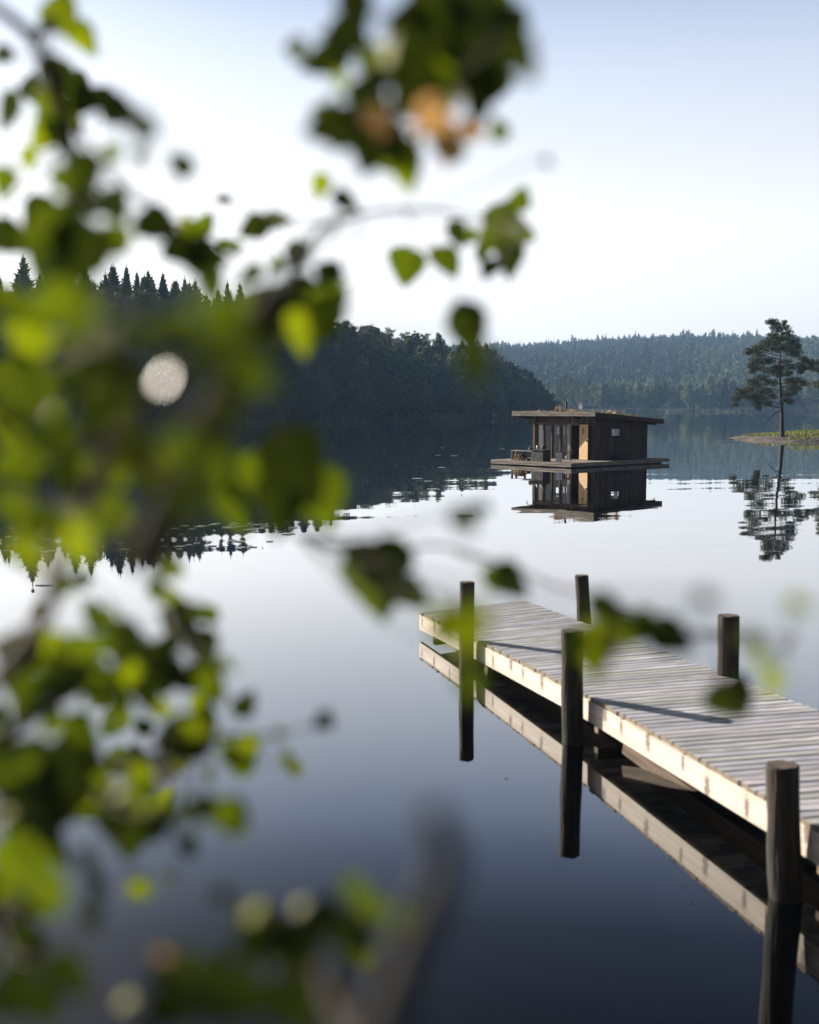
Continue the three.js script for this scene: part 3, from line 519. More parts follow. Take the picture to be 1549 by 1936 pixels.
    for (let k = 0; k <= 16; k++) { const A = k / 16 * 6.2832; cap.push(tx + Math.cos(A) * rad * 0.93, h + 0.004 + 0.016 * hash2(k % 16, 1, 3), tz + Math.sin(A) * rad * 0.93); uvc.push(Math.cos(A), Math.sin(A)); if (k) ix.push(0, k + 1, k); }
    part('post_top', geoFrom(cap, ix, uvc), M.postEnd, p);
  }
  // a sloping brace under the deck
  beam(V(1.95, 0.2, -10.6), V(2.95, -0.25, -8.6), 0.05, 0.14, 0, 0, M.joist, 'brace');
}

// ------------------------------------------------------------------ floating cabin
const HB = { p: V(8.23, -0.112, -60.8), turn: -48 * Math.PI / 180, k: 1.035 };      // near corner of the raft; x along the porch front, z out of it
const onRaft = (x, y, z) => V(x, y, z).multiplyScalar(HB.k).applyAxisAngle(V(0, 1, 0), HB.turn).add(HB.p);
{
  const o = thing('raft_cabin', 'small dark timber cabin with sod roof floating on a raft', 'houseboat', HB.p.toArray(), HB.turn);
  o.scale.setScalar(HB.k);
  const r = mulberry(15), B = (...a) => ubox(...a.slice(0, 6), r() * 9, r() * 9), D = 0.36;
  const X0 = -5.4, X1 = -1.2, Z0 = -3.3, Z1 = -7.6, DX0 = -5.42, DZ1 = -8.0;
  // raft: planked deck, side boards, dark floats
  const planks = []; for (let x = DX0; x < -0.02; x += 0.145) planks.push(B(0.137, 0.035, -DZ1 - 0.01 + 0.02 * r(), x + 0.07, D - 0.0175 - 0.006 * r(), DZ1 / 2));
  part('deck', planks, M.greyBoard, o);
  part('side_board', [B(-DX0 + 0.06, 0.1, 0.05, DX0 / 2, D - 0.062, 0.028), B(-DX0 + 0.06, 0.09, 0.045, DX0 / 2, D - 0.162, 0.025)], M.greyBoard, o);
  part('side_board', [B(0.05, 0.17, -DZ1, 0.028, D - 0.1, DZ1 / 2)], M.greyBoard, o);
  part('side_board', [B(0.05, 0.17, -DZ1, DX0 - 0.028, D - 0.1, DZ1 / 2)], M.greyBoard, o);
  part('side_board', [B(-DX0, 0.17, 0.05, DX0 / 2, D - 0.1, DZ1 - 0.028)], M.greyBoard, o);
  for (const x of [-5.0, -2.78, -0.45]) part('float', ubox(0.7, 0.55, -DZ1 - 1.0, x, -0.02, DZ1 / 2), M.float, o);
  // walls of upright boards, with openings left where the windows are
  function wall(name, along, at0, a0, a1, y0, y1f, holes, m) {
    const list = [[], [], [], []];
    for (let a = a0; a < a1 - 0.02; a += 0.142) {
      const w = Math.min(0.136, a1 - a), c = a + w / 2, top = y1f(c), dz = 0.012 * r(); let spans = [[y0, top]];
      for (const [h0, h1, v0, v1] of holes) if (c > h0 && c < h1) spans = spans.flatMap(([s, e]) => [[s, v0], [v1, e]]);
      for (const [s, e] of spans) if (e - s > 0.03) list[Math.floor(r() * 4)].push(along === 'x' ? B(w, e - s, 0.03 + dz, c, (s + e) / 2, at0) : B(0.03 + dz, e - s, w, at0, (s + e) / 2, c));
    }
    const w = new THREE.Group(); w.name = name; o.add(w);
    list.forEach((l, k) => l.forEach(g => part('plank', g, M.darkBoards[k], w)));
    return w;
  }
  const roofY = (z) => lerp(2.62, 2.22, (Z0 + 0.7 - z) / 5.7);                                    // underside of the roof
  wall('wall', 'z', X1, Z1, Z0, D, roofY, [[-5.40, -4.54, 1.56, 2.0]]);                          // the long dark side
  wall('wall', 'z', X0, Z1, Z0, D, roofY, [[-5.47, -5.0, 1.53, 2.04], [-6.12, -5.64, 1.53, 2.04]]);
  wall('wall', 'x', Z1, X0, X1, D, () => roofY(Z1), [[-3.75, -2.75, 1.35, 2.06]]);
  const wf = wall('wall', 'x', Z0, X0, X1, 2.26, () => roofY(Z0), []);                            // short boards over the glazing
  for (const x of [-1.98, -1.835, -1.69, -1.545, -1.4]) part('plank', B(0.138, 1.9, 0.03, x, D + 0.95, Z0), M.darkBoards[1], wf);
  part('floor', ubox(X1 - X0 - 0.06, 0.02, Z0 - Z1 - 0.06, (X0 + X1) / 2, D + 0.012, (Z0 + Z1) / 2), M.brownBoard, o);
  // corner posts and header
  part('corner_post', B(0.16, roofY(Z0) - D, 0.16, X0 + 0.06, (roofY(Z0) + D) / 2, Z0 + 0.05), M.brownBoard, o);
  part('corner_post', B(0.2, roofY(Z0) - D, 0.06, X1 - 0.07, (roofY(Z0) + D) / 2, Z0 + 0.055), M.darkBoards[1], o);
  part('corner_post', B(0.06, roofY(Z1) - D, 0.14, X1 + 0.02, (roofY(Z1) + D) / 2, Z1 + 0.03), M.darkBoards[0], o);
  part('header', B(3.15, 0.07, 0.1, -3.82, 2.235, Z0 + 0.045), M.brownBoard, o);
  // glazed front: mullions, sills, panes
  const mull = [[-4.72, 0.09], [-4.13, 0.08], [-3.54, 0.09], [-2.90, 0.15]];
  mull.forEach(([x, w], i) => part('mullion', B(w, 1.84, 0.09, x, D + 0.92, Z0 + 0.03), i === 3 ? M.greyBoard : M.brownBoard, o));
  const edges = [X0 + 0.14, -4.72, -4.13, -3.54, -2.92];
  for (let i = 0; i < 4; i++) {
    const a = edges[i] + 0.045, b = edges[i + 1] - 0.045, w = part('window', [B(b - a, 0.07, 0.05, (a + b) / 2, D + 0.035, Z0 + 0.01), B(b - a, 0.05, 0.05, (a + b) / 2, 2.175, Z0 + 0.01)], M.brownBoard, o);
    part('pane', ubox(b - a, 1.72, 0.006, (a + b) / 2, D + 0.93, Z0), M.glass, w);
  }
  function frame(x, y, z, w, h, side) {   // a framed window on a side wall (side 'x') or the rear wall
    const t = 0.06, d = 0.09, g = side === 'x' ? [B(d, t, w + 2 * t, x, y + h / 2 + t / 2, z), B(d, t, w + 2 * t, x, y - h / 2 - t / 2, z), B(d, h, t, x, y, z - w / 2 - t / 2), B(d, h, t, x, y, z + w / 2 + t / 2)] : [B(w + 2 * t, t, d, x, y + h / 2 + t / 2, z), B(w + 2 * t, t, d, x, y - h / 2 - t / 2, z), B(t, h, d, x - w / 2 - t / 2, y, z), B(t, h, d, x + w / 2 + t / 2, y, z)];
    const f = part('window', g, M.darkBoards[3], o); part('pane', side === 'x' ? ubox(0.006, h, w, x, y, z) : ubox(w, h, 0.006, x, y, z), M.glass, f); return f;
  }
  frame(X1, 1.78, -4.97, 0.74, 0.36, 'x'); frame(X0, 1.785, -5.235, 0.36, 0.42, 'x'); frame(X0, 1.785, -5.88, 0.36, 0.42, 'x'); frame(-3.25, 1.70, Z1, 0.88, 0.60, 'z');
  // door: dark opening, frame, the leaf swung wide with its bare chipboard inside to the sun
  part('door_frame', [B(0.06, 1.84, 0.1, -2.79, D + 0.92, Z0 + 0.02), B(0.06, 1.84, 0.1, -2.14, D + 0.92, Z0 + 0.02), B(0.59, 0.06, 0.1, -2.465, D + 1.81, Z0 + 0.02)], M.brownBoard, o);
  {
    const sh = new THREE.Shape(); sh.moveTo(0, 0); sh.lineTo(0.76, 0); sh.lineTo(0.76, 1.82); sh.lineTo(0, 1.82);
    const hole = new THREE.Path(), hx = 0.37, hy = 1.49; hole.moveTo(hx, hy - 0.16); hole.lineTo(hx - 0.115, hy); hole.lineTo(hx, hy + 0.16); hole.lineTo(hx + 0.115, hy); sh.holes.push(hole);
    const leaf = new THREE.ExtrudeGeometry(sh, { depth: 0.035, bevelEnabled: false });
    const d = part('door', leaf, M.chip, o); d.position.set(-2.17, D + 0.015, Z0 + 0.07); d.rotation.y = -0.27; d.userData.label = 'open door leaf of bare chipboard with a diamond window';
    const fr = new THREE.Shape(); fr.moveTo(hx, hy - 0.19); fr.lineTo(hx - 0.14, hy); fr.lineTo(hx, hy + 0.19); fr.lineTo(hx + 0.14, hy); const fh = new THREE.Path(); fh.moveTo(hx, hy - 0.15); fh.lineTo(hx - 0.105, hy); fh.lineTo(hx, hy + 0.15); fh.lineTo(hx + 0.105, hy); fr.holes.push(fh);
    part('diamond_window', new THREE.ExtrudeGeometry(fr, { depth: 0.05, bevelEnabled: false }).translate(0, 0, -0.008), M.brownBoard, d);
    part('pane', ubox(0.001, 0.001, 0.001, hx, hy, 0.015), M.glass, d).visible = true;
    const dg = new THREE.Shape(); dg.moveTo(hx, hy - 0.155); dg.lineTo(hx - 0.11, hy); dg.lineTo(hx, hy + 0.155); dg.lineTo(hx + 0.11, hy);
    d.children[d.children.length - 1].geometry = new THREE.ExtrudeGeometry(dg, { depth: 0.006, bevelEnabled: false }).translate(0, 0, 0.014);
    part('handle', ubox(0.03, 0.12, 0.05, 0.69, 1.0, 0.06), M.iron, d);
  }
  // roof: slab with side boards, sod, tufts, flue
  const RX0 = -6.4, RX1 = -0.62, RZ0 = -2.6, RZ1 = -8.3, slope = Math.atan2(0.4, 5.7), rl = Math.hypot(5.7, 0.4);
  const tiltRoof = (g) => g.rotateX(slope * -1).translate((RX0 + RX1) / 2, 2.62, RZ0);       // local: z from 0 back to -rl, y up from the underside
  const RW = RX1 - RX0;
  const under = []; for (let z = 0.1; z < rl - 0.05; z += 0.148) under.push(B(RW - 0.1, 0.022, 0.14, 0, 0.012, -z - 0.05));
  const tr = (g) => tiltRoof(g.applyMatrix4(new THREE.Matrix4()));
  const roof = part('roof', under.map(tr), M.darkBoards[1], o);
  part('rafter', [-2.6, -1.3, 0, 1.3, 2.55].map(x => tr(B(0.06, 0.11, rl - 0.3, x, -0.06, -rl / 2))), M.darkBoards[0], o);
  // front edge: two lengths of round-edged weathered board, sunlight put into its grey; the side edges darker as if shaded
  part('edge_board', [tr(B(RW / 2 - 0.01, 0.13, 0.06, -RW / 4, 0.20, 0.02)), tr(B(RW / 2 - 0.01, 0.12, 0.055, -RW / 4, 0.065, 0.018)), tr(B(RW / 2 - 0.01, 0.14, 0.06, RW / 4, 0.185, 0.024)), tr(B(RW / 2 - 0.01, 0.10, 0.055, RW / 4, 0.06, 0.02))], tinted(M.greyBoard, 0.72, 0.71, 0.70), roof);
  part('edge_board', [tr(B(0.05, 0.24, rl, RW / 2 + 0.02, 0.10, -rl / 2))], M.darkBoards[0], roof);
  part('edge_board', [tr(B(0.05, 0.24, rl, -RW / 2 - 0.02, 0.10, -rl / 2))], M.darkBoards[0], roof);
  part('edge_board', [tr(B(RW, 0.24, 0.05, 0, 0.10, -rl - 0.02))], M.darkBoards[0], roof);
  const sodG = grid(60, 50, (u, v) => V((u - 0.5) * RW, 0.19 + 0.07 * fbm(u * 26, v * 22, 5) * Math.min(1, Math.min(u, v, 1 - u, 1 - v) * 22), -v * rl), 1);
  part('sod', tr(sodG), M.sod, roof);
  const L = new Leaves(71), rr = L.r;
  for (let i = 0; i < 900; i++) { const u = rr(), v = rr() * 0.95; if (fbm(u * 6, v * 6, 12) < 0.5) continue; L.tuft(V((u - 0.5) * RW, 0.23, -v * rl - 0.06), 0.10 + 0.08 * rr(), 4, L.tone(0.6), 1.2); }
  for (const [x, z, n, s] of [[-3.35 - (RX0 + RX1) / 2, -0.35, 60, 0.34], [-3.0 - (RX0 + RX1) / 2, -0.45, 30, 0.22], [-2.5 - (RX0 + RX1) / 2, -0.4, 30, 0.2], [-2.1 - (RX0 + RX1) / 2, -0.4, 20, 0.2], [-4.6 - (RX0 + RX1) / 2, -0.4, 24, 0.16], [-0.9 - (RX0 + RX1) / 2, -1.2, 18, 0.22], [-0.85 - (RX0 + RX1) / 2, -1.9, 14, 0.3], [-0.9 - (RX0 + RX1) / 2, -3.2, 8, 0.24]]) for (let i = 0; i < n; i++) L.tuft(V(x + (rr() - 0.5) * 0.42, 0.23, z + (rr() - 0.5) * 0.3), s * (0.6 + 0.6 * rr()), 2, L.tone(0.5), 1.6);
  part('dry_grass', tr(L.geo()), M.dry, roof).userData.kind = 'stuff';
  const fl = part('flue', taper([V(-4.55, 2.5, -4.9), V(-4.55, 3.36, -4.9)], [0.062, 0.062], 12, true), M.black, o); part('flue_cap', taper([V(-4.55, 3.335, -4.9), V(-4.55, 3.375, -4.9)], [0.08, 0.075], 12, true), M.black, fl);
  part('downpipe_bracket', [taper([V(X0 - 0.05, 2.36, Z0 + 0.05), V(X0 - 0.38, 2.30, Z0 + 0.12)], [0.02, 0.015], 6, true), taper([V(X0 - 0.38, 2.30, Z0 + 0.12), V(X0 - 0.42, 2.26, Z0 + 0.12)], [0.03, 0.03], 6, true)], M.iron, o);
  // curtains
  const cloth = (w, h, folds) => { const g = new THREE.PlaneGeometry(w, h, 36, 4), p = g.attributes.position; for (let i = 0; i < p.count; i++) p.setZ(i, 0.035 * Math.sin((p.getX(i) / w + 0.5) * folds * 6.28) * (0.6 + 0.4 * (0.5 - p.getY(i) / h))); g.computeVertexNormals(); return g; };
  part('curtain', cloth(0.34, 1.7, 4).translate(-5.0, D + 0.98, Z0 - 0.12), M.cloth, o);
  part('curtain', cloth(0.14, 1.75, 2).translate(-3.06, D + 0.96, Z0 - 0.1), M.cloth, o);
  part('curtain', cloth(0.34, 0.5, 3).rotateY(Math.PI / 2).translate(X1 - 0.1, 1.78, -5.2), M.cloth, o);
  // furniture that can be made out through the glass
}
{
  const bed = thing('bed', 'low wooden bed with rumpled white linen seen through the cabin door', 'bed', onRaft(-2.55, 0.385, -5.6).toArray(), HB.turn);
  part('frame', ubox(1.5, 0.34, 1.9, 0, 0.17, 0), M.brownBoard, bed);
  const g = new THREE.SphereGeometry(0.5, 24, 14), p = g.attributes.position; for (let i = 0; i < p.count; i++) { const x = p.getX(i), y = p.getY(i), z = p.getZ(i), k = 1 + 0.25 * (fbm(x * 5 + 9, z * 5 + y * 3, 6) - 0.5); p.setXYZ(i, x * 1.3 * k, Math.max(-0.02, y * 0.5 * k), z * 1.7 * k); } g.computeVertexNormals();
  part('bedding', g.translate(0, 0.35, 0), M.linen, bed);
  const stove = thing('wood_stove', 'small black stove inside the cabin behind the glazed front', 'stove', onRaft(-4.55, 0.382, -4.9).toArray(), HB.turn);
  part('body', ubox(0.46, 0.55, 0.42, 0, 0.42, 0), M.soot, stove); for (const [x, z] of [[-0.18, -0.15], [0.18, -0.15], [-0.18, 0.15], [0.18, 0.15]]) part('leg', ubox(0.04, 0.15, 0.04, x, 0.072, z), M.soot, stove);
  part('flue', taper([V(0, 0.69, 0), V(0, 2.1, 0)], [0.06, 0.06], 10, false), M.soot, stove);
  // porch bench with firewood under it
  const bench = thing('porch_bench', 'rough wooden bench at the edge of the raft with firewood beneath', 'bench', onRaft(-3.45, 0.36, -0.36).toArray(), HB.turn);
  for (const z of [-0.16, 0.0, 0.16]) part('seat_board', ubox(1.62, 0.04, 0.15, 0, 0.51, z), M.greyBoard, bench);
  for (const [x, z] of [[-0.72, 0.17], [-0.72, -0.17], [-0.1, -0.17], [0.7, -0.17]]) part('leg', ubox(0.09, 0.488, 0.09, x, 0.244, z), M.brownBoard, bench);
  const r = mulberry(33);
  const logM = plain(0.17, 0.09, 0.05), cutM = plain(0.26, 0.16, 0.085);
  const lg = new THREE.CylinderGeometry(0.062, 0.062, 0.36, 9, 1, false, 0, Math.PI * 2), proto = [];
  for (let i = 0; i < 13; i++) {
    const row = i < 6 ? 0 : i < 10 ? 1 : 2, n = row === 0 ? i : row === 1 ? i - 5.6 : i - 9.2;
    const q = onRaft(-3.98 + n * 0.165 + (r() - 0.5) * 0.03, 0.36 + 0.064 + row * 0.108, -0.3 + (r() - 0.5) * 0.06), o = thing('firewood_log', 'split firewood log in the pile under the porch bench', 'firewood', q.toArray(), HB.turn + (r() - 0.5) * 0.25, 'firewood under the porch bench');
    const body = part('bark', lg.clone().rotateX(Math.PI / 2).rotateZ(r() * 3), logM, o); part('cut_end', new THREE.CircleGeometry(0.059, 9).translate(0, 0, 0.183), cutM, o);
  }
  // cooking box, pots, bucket
  const box = thing('cooking_box', 'low dark box counter with paler front panel on the raft porch', 'cabinet', onRaft(-2.32, 0.36, -0.38).toArray(), HB.turn);
  part('front_panel', ubox(0.8, 0.58, 0.03, 0, 0.29, 0.285), M.plinth, box);  // front paler than the sides: sunlit and shaded faces put into the tones
  part('side_panel', ubox(0.03, 0.58, 0.55, 0.385, 0.29, -0.006), M.darkBoards[3], box); part('side_panel', ubox(0.03, 0.58, 0.55, -0.385, 0.29, -0.006), M.darkBoards[3], box);
  part('rear_panel', ubox(0.8, 0.58, 0.03, 0, 0.29, -0.3), M.darkBoards[3], box);
  part('top', ubox(0.88, 0.035, 0.68, 0, 0.5985, 0), M.darkBoards[1], box);
  const pot = (name, label, x, y, z, rad, h, m, spout) => {
    const o = thing(name, label, name.includes('kettle') ? 'kettle' : 'pot', onRaft(x, y, z).toArray(), HB.turn);
    part('body', new THREE.LatheGeometry([[0, 0], [rad * 0.9, 0], [rad, 0.02], [rad * 1.0, h * 0.75], [rad * 0.75, h * 0.95], [rad * 0.2, h], [0, h]].map(([a, b]) => new THREE.Vector2(a, b)), 18), m, o);
    part('lid_knob', new THREE.SphereGeometry(rad * 0.14, 8, 6).translate(0, h + rad * 0.08, 0), M.soot, o);
    part('handle', new THREE.TorusGeometry(rad * 0.8, 0.009, 6, 14, Math.PI).translate(0, h * 0.75, 0), M.iron, o);
    if (spout) part('spout', taper([V(rad * 0.8, h * 0.3, 0), V(rad * 1.4, h * 0.6, 0), V(rad * 1.55, h * 0.9, 0)], [0.03, 0.022, 0.015], 8, false), m, o);
  };
  pot('cooking_pot', 'round black pot standing on the porch bench', -3.0, 0.9, -0.36, 0.12, 0.15, M.soot, false);
  pot('kettle', 'grey metal kettle standing on the porch cooking box', -2.5, 0.977, -0.35, 0.1, 0.19, plain(0.25, 0.28, 0.32, 0.3, { metalness: 0.8 }), true);
  pot('cooking_pot', 'wide black pot standing on the porch cooking box beside the kettle', -2.15, 0.977, -0.4, 0.15, 0.2, M.soot, false);
  const bk = thing('bucket', 'scuffed white metal bucket on the raft porch beside the cooking box', 'bucket', onRaft(-1.42, 0.36, -0.72).toArray(), HB.turn);
  part('body', new THREE.LatheGeometry([[0, 0.01], [0.14, 0.01], [0.145, 0.0], [0.152, 0.02], [0.168, 0.47], [0.18, 0.48], [0.176, 0.49], [0.16, 0.47], [0.14, 0.05], [0, 0.05]].map(([a, b]) => new THREE.Vector2(a, b)), 24), M.bucket, bk);
  part('rim', new THREE.TorusGeometry(0.172, 0.011, 8, 28).rotateX(Math.PI / 2).translate(0, 0.485, 0), M.iron, bk);
  part('handle', new THREE.TorusGeometry(0.172, 0.007, 6, 20, Math.PI).rotateX(0.9).translate(0, 0.47, 0), M.iron, bk);
  const st = thing('porch_stool', 'low dark stool on the porch in front of the glazing', 'stool', onRaft(-2.05, 0.36, -2.1).toArray(), HB.turn + 0.3);
  part('seat', ubox(0.5, 0.04, 0.32, 0, 0.46, 0), M.darkBoards[2], st); for (const [x, z] of [[-0.2, -0.11], [0.2, -0.11], [-0.2, 0.11], [0.2, 0.11]]) part('leg', ubox(0.04, 0.438, 0.04, x, 0.22, z), M.darkBoards[0], st);
  const jug = thing('jug', 'small white enamel jug on the porch near the glazing', 'jug', onRaft(-2.5, 0.36, -2.55).toArray(), HB.turn);
  part('body', new THREE.LatheGeometry([[0, 0], [0.08, 0], [0.09, 0.08], [0.06, 0.18], [0.07, 0.22], [0.06, 0.21], [0, 0.05]].map(([a, b]) => new THREE.Vector2(a, b)), 16), M.bucket, jug); part('handle', new THREE.TorusGeometry(0.06, 0.01, 6, 12, Math.PI).rotateZ(-1.57).translate(0.07, 0.12, 0), M.bucket, jug);
  // dark tarpaulin heaped against the long wall
  const tg = new THREE.SphereGeometry(0.5, 40, 24), tq = tg.attributes.position; for (let i = 0; i < tq.count; i++) { const x = tq.getX(i), y = tq.getY(i), z = tq.getZ(i), k = 1 + 0.5 * (fbm(z * 7 + 3, y * 9 + x * 3, 16) - 0.5); tq.setXYZ(i, x * 0.6 * k, Math.max(0, y * 0.5 * k + 0.06), z * 2.0 * k); } tg.computeVertexNormals();
  const tp = solo('tarpaulin', tg, plain(0.012, 0.013, 0.015, 0.7), 'crumpled dark tarpaulin heaped against the long cabin wall', 'tarpaulin'); tp.position.copy(onRaft(-0.72, 0.36, -5.0)); tp.rotation.y = HB.turn;
}

// ------------------------------------------------------------------ things on the water
{
  const r = mulberry(61), sh = new THREE.Shape(); sh.absarc(0, 0, 1, 0.25, 6.05, false); sh.lineTo(0.05, 0);
  const g = new THREE.ExtrudeGeometry(sh, { depth: 0.03, bevelEnabled: false, curveSegments: 14 }).rotateX(-Math.PI / 2), ms = [plain(0.10, 0.13, 0.05, 0.18), plain(0.13, 0.13, 0.05, 0.22), plain(0.08, 0.11, 0.05, 0.2)];
  const add = (px, py, s) => { const p = onLevel(px, py, 0); const o = solo('lily_pad', g, ms[Math.floor(r() * 3)], px > 640 ? 'lone floating lily pad on the dark reflection of the wooded bank' : 'flat lily pad floating in the scattered bed below the wooded bank', 'lily pad', px > 640 ? 'lone lily pads' : 'lily pad bed'); o.position.set(p.x, 0.006, p.z); o.scale.set(s, 0.25, s); o.rotation.y = r() * 6.28; };
  for (let i = 0; i < 100; i++) { const f = r(), px = 5 + 560 * r(), py = 985 + 52 * Math.pow(r(), 1.3) + 12 * (1 - px / 560); add(px, py, 0.05 + 0.08 * r()); }
  for (const [px, py] of [[828, 861], [860, 862], [838, 847], [810, 910], [950, 849], [835, 884], [790, 905], [880, 975], [820, 925]]) add(px, py, 0.16 + 0.1 * r());
  // a bud on its stalk beside a floating stem
  const b = onLevel(62, 1107, 0), o = thing('lily_bud', 'closed water lily bud standing out of the still water', 'water lily', b.toArray());
  part('stalk', taper([V(0, -0.1, 0), V(0.004, 0.03, 0), V(0.0, 0.075, 0)], [0.007, 0.006, 0.006], 6, false), plain(0.07, 0.10, 0.03), o);
  part('bud', new THREE.SphereGeometry(0.03, 12, 8).scale(1, 1.25, 1).translate(0, 0.1, 0), plain(0.14, 0.06, 0.03), o);
  solo('floating_stem', taper([b.clone().add(V(0.05, 0.005, 0)), b.clone().add(V(0.2, 0.008, 0.02)), b.clone().add(V(0.36, 0.004, 0.0))], [0.008, 0.01, 0.006], 6), plain(0.2, 0.2, 0.17), 'thin stem floating beside the water lily bud', 'stem');
  for (const [px, py] of [[957, 1472], [1275, 1628], [1294, 1676], [1306, 1708]]) {
    const s = thing('pond_skater', 'tiny dark pond skater resting on the water beside the pier', 'insect', onLevel(px, py, 0).toArray(), px, 'pond skaters');
    part('body', new THREE.SphereGeometry(0.006, 10, 6).scale(2.2, 0.6, 0.7).translate(0, 0.006, 0), M.black, s);
    for (const a of [-1, 1]) for (const [x, e] of [[0.004, 0.016], [0, 0.0], [-0.004, -0.018]]) part('leg', taper([V(x, 0.007, 0), V((x + e) / 2, 0.010, a * 0.010), V(e, 0.001, a * 0.02)], [0.0007, 0.0006, 0.0005], 4, false), M.black, s);
  }
}

// ------------------------------------------------------------------ the leafy tree that the photographer looks through
{
  const o = thing('leafy_tree', 'leafy tree close by whose blurred green branches hang over the lake', 'tree');
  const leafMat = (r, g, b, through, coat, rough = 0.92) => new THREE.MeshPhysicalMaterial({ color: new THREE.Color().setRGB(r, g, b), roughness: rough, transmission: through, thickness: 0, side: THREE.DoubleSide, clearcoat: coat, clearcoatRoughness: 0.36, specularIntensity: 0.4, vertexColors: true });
  const LM = { y: leafMat(0.18, 0.225, 0.003, 0.62, 0.06), g: leafMat(0.085, 0.12, 0.003, 0.55, 0.06), d: leafMat(0.028, 0.040, 0.003, 0.36, 0.08), o: leafMat(0.50, 0.28, 0.10, 0.5, 0.1), b: leafMat(0.30, 0.17, 0.06, 0.45, 0.1), s: leafMat(0.26, 0.26, 0.08, 0.35, 0.02, 0.95), t: leafMat(0.36, 0.33, 0.12, 0.35, 0.68, 0.7) };  // bright y and dark d hold sun glow and shade in their colour
  // blade: pointed oval with toothed edge, folded along the midrib and drooping at the tip; unit length along +x from its base
  function blade(seed, wide, fold, droop) {
    const r = mulberry(seed), n = 9, pos = [], idx = [], col = [];
    const W = (t) => wide * Math.pow(Math.sin(Math.PI * Math.pow(t, 0.62)), 0.9) * (t > 0.97 ? 0 : 1);
    for (let i = 0; i <= n; i++) {
      const t = i / n, w = W(t), y = -droop * t * t, tooth = i % 2 ? 1.07 : 0.95;
      for (const s of [-1, -0.5, 0, 0.5, 1]) { pos.push(t + (Math.abs(s) === 1 ? 0.02 : 0), s * w * tooth, y + fold * Math.abs(s) * w + (r() - 0.5) * 0.012); const v = s === 0 ? 1.18 : 0.9 + 0.2 * r(); col.push(v, v, v); }
    }
    for (let i = 0; i < n; i++) for (let k = 0; k < 4; k++) { const a = i * 5 + k; idx.push(a, a + 1, a + 5, a + 1, a + 6, a + 5); }
    return geoFrom(pos, idx, null, col);
  }
  const blades4 = [blade(1, 0.40, 0.25, 0.14), blade(2, 0.36, 0.4, 0.25), blade(3, 0.43, 0.15, 0.06), blade(4, 0.33, 0.55, 0.2), blade(5, 0.38, 0.3, -0.12)];
  const flatBlade = blade(6, 0.42, 0.02, 0.02);  // pale flat leaves faced to mirror the sun; glint partly in their colour
  const r = mulberry(2024), barkD = M.bark, barkT = plain(0.03, 0.023, 0.016, 0.9), barkL = plain(0.024, 0.015, 0.007, 1);
  const camR = V(1, 0, 0), camU = V(0, Math.cos(PITCH), -Math.sin(PITCH));
  const half = SUN.clone().add(V(0, 0.05, 1)).normalize();
  let owner = o;
  const BACK = 1.36, P = (l) => l.map(([x, y, d]) => at(x, y, d * BACK));
  function branch(pts, r0, r1, leaves, m = barkT, more = 0, mix = 'gdgy') {
    for (let i = 0; i < more; i++) { const q = leaves[Math.floor(r() * leaves.length)]; leaves.push([q[0] + (r() - 0.5) * 190, q[1] + (r() - 0.5) * 170, 42 + 34 * r(), r() * 360, mix[Math.floor(r() * mix.length)], q[5] * (0.95 + 0.35 * r())]); }
    const line = curve(P(pts), pts.length * 6), rad = line.map((_, i) => lerp(r0, r1, i / (line.length - 1)) * BACK), gs = [taper(line, rad, 8, true, 0.08)], made = [];
    const all = leaves.flatMap((l, i) => { const q = [[l[0], l[1], l[2] * 0.84, ...l.slice(3)]]; if (i % 3 === 1 && l[2] > 60 && l[4] !== 'o') q.push([l[0] + (r() - 0.5) * 110, l[1] + (r() - 0.5) * 110, l[2] * 0.5, r() * 360, l[4], l[5] * 1.15]); return q; });
    for (const [px, py, size, ang, kind, dep, flat] of all) {
      const depth = dep * BACK;
      const A = ang * Math.PI / 180, tip = camR.clone().multiplyScalar(Math.cos(A)).addScaledVector(camU, -Math.sin(A)), L = size * depth / F * 1.12;
      const c = at(px, py, depth), away = c.clone().sub(camera.position).normalize();
      tip.addScaledVector(away, (r() - 0.5) * 0.9).normalize();
      let nrm = (kind === 's' || kind === 't') ? SUN.clone().sub(away).normalize() : away.clone().multiplyScalar(-1).addScaledVector(camU, (r() - 0.35) * (flat ?? 1.3)).addScaledVector(camR, (r() - 0.5) * (flat ?? 1.3)).normalize();
      const side = nrm.clone().cross(tip).normalize(); if (kind === 's' || kind === 't') tip.copy(side.clone().cross(nrm)); else nrm = tip.clone().cross(side).normalize();
      const base = c.clone().addScaledVector(tip, -L / 2), mat = new THREE.Matrix4().makeBasis(tip, side, nrm).scale(V(L, L, L)).setPosition(base);
      made.push([kind === 's' || kind === 't' ? flatBlade : blades4[Math.floor(r() * 5)], LM[kind], mat, kind]);
      let b = line[0], bd = 1e9; for (const q of line) { const dd = q.distanceTo(base); if (dd < bd) { bd = dd; b = q; } }
      const mid = b.clone().lerp(base, 0.55).add(V(0, -0.03 * bd, 0.02 * bd));
      gs.push(taper(curve([b, mid, base], 5), [1, 0.9, 0.8, 0.7, 0.65, 0.6].map(k => k * (bd > 0.05 ? 0.0013 : 0.0008)), 5, false));
    }
    const br = part('branch', gs, m, owner);
    for (const [g, mm, mat, kind] of made) { const l = part('leaf', g, mm, br); l.applyMatrix4(mat); if (kind === 'o') l.userData.label = 'withered orange leaf'; }
    return br;
  }
  const fill = (n, x0, y0, x1, y1, d0, d1, kinds, s0 = 80, s1 = 140) => Array.from({ length: n }, () => [lerp(x0, x1, r()), lerp(y0, y1, r()), lerp(s0, s1, r()), r() * 360, kinds[Math.floor(r() * kinds.length)], lerp(d0, d1, r())]);

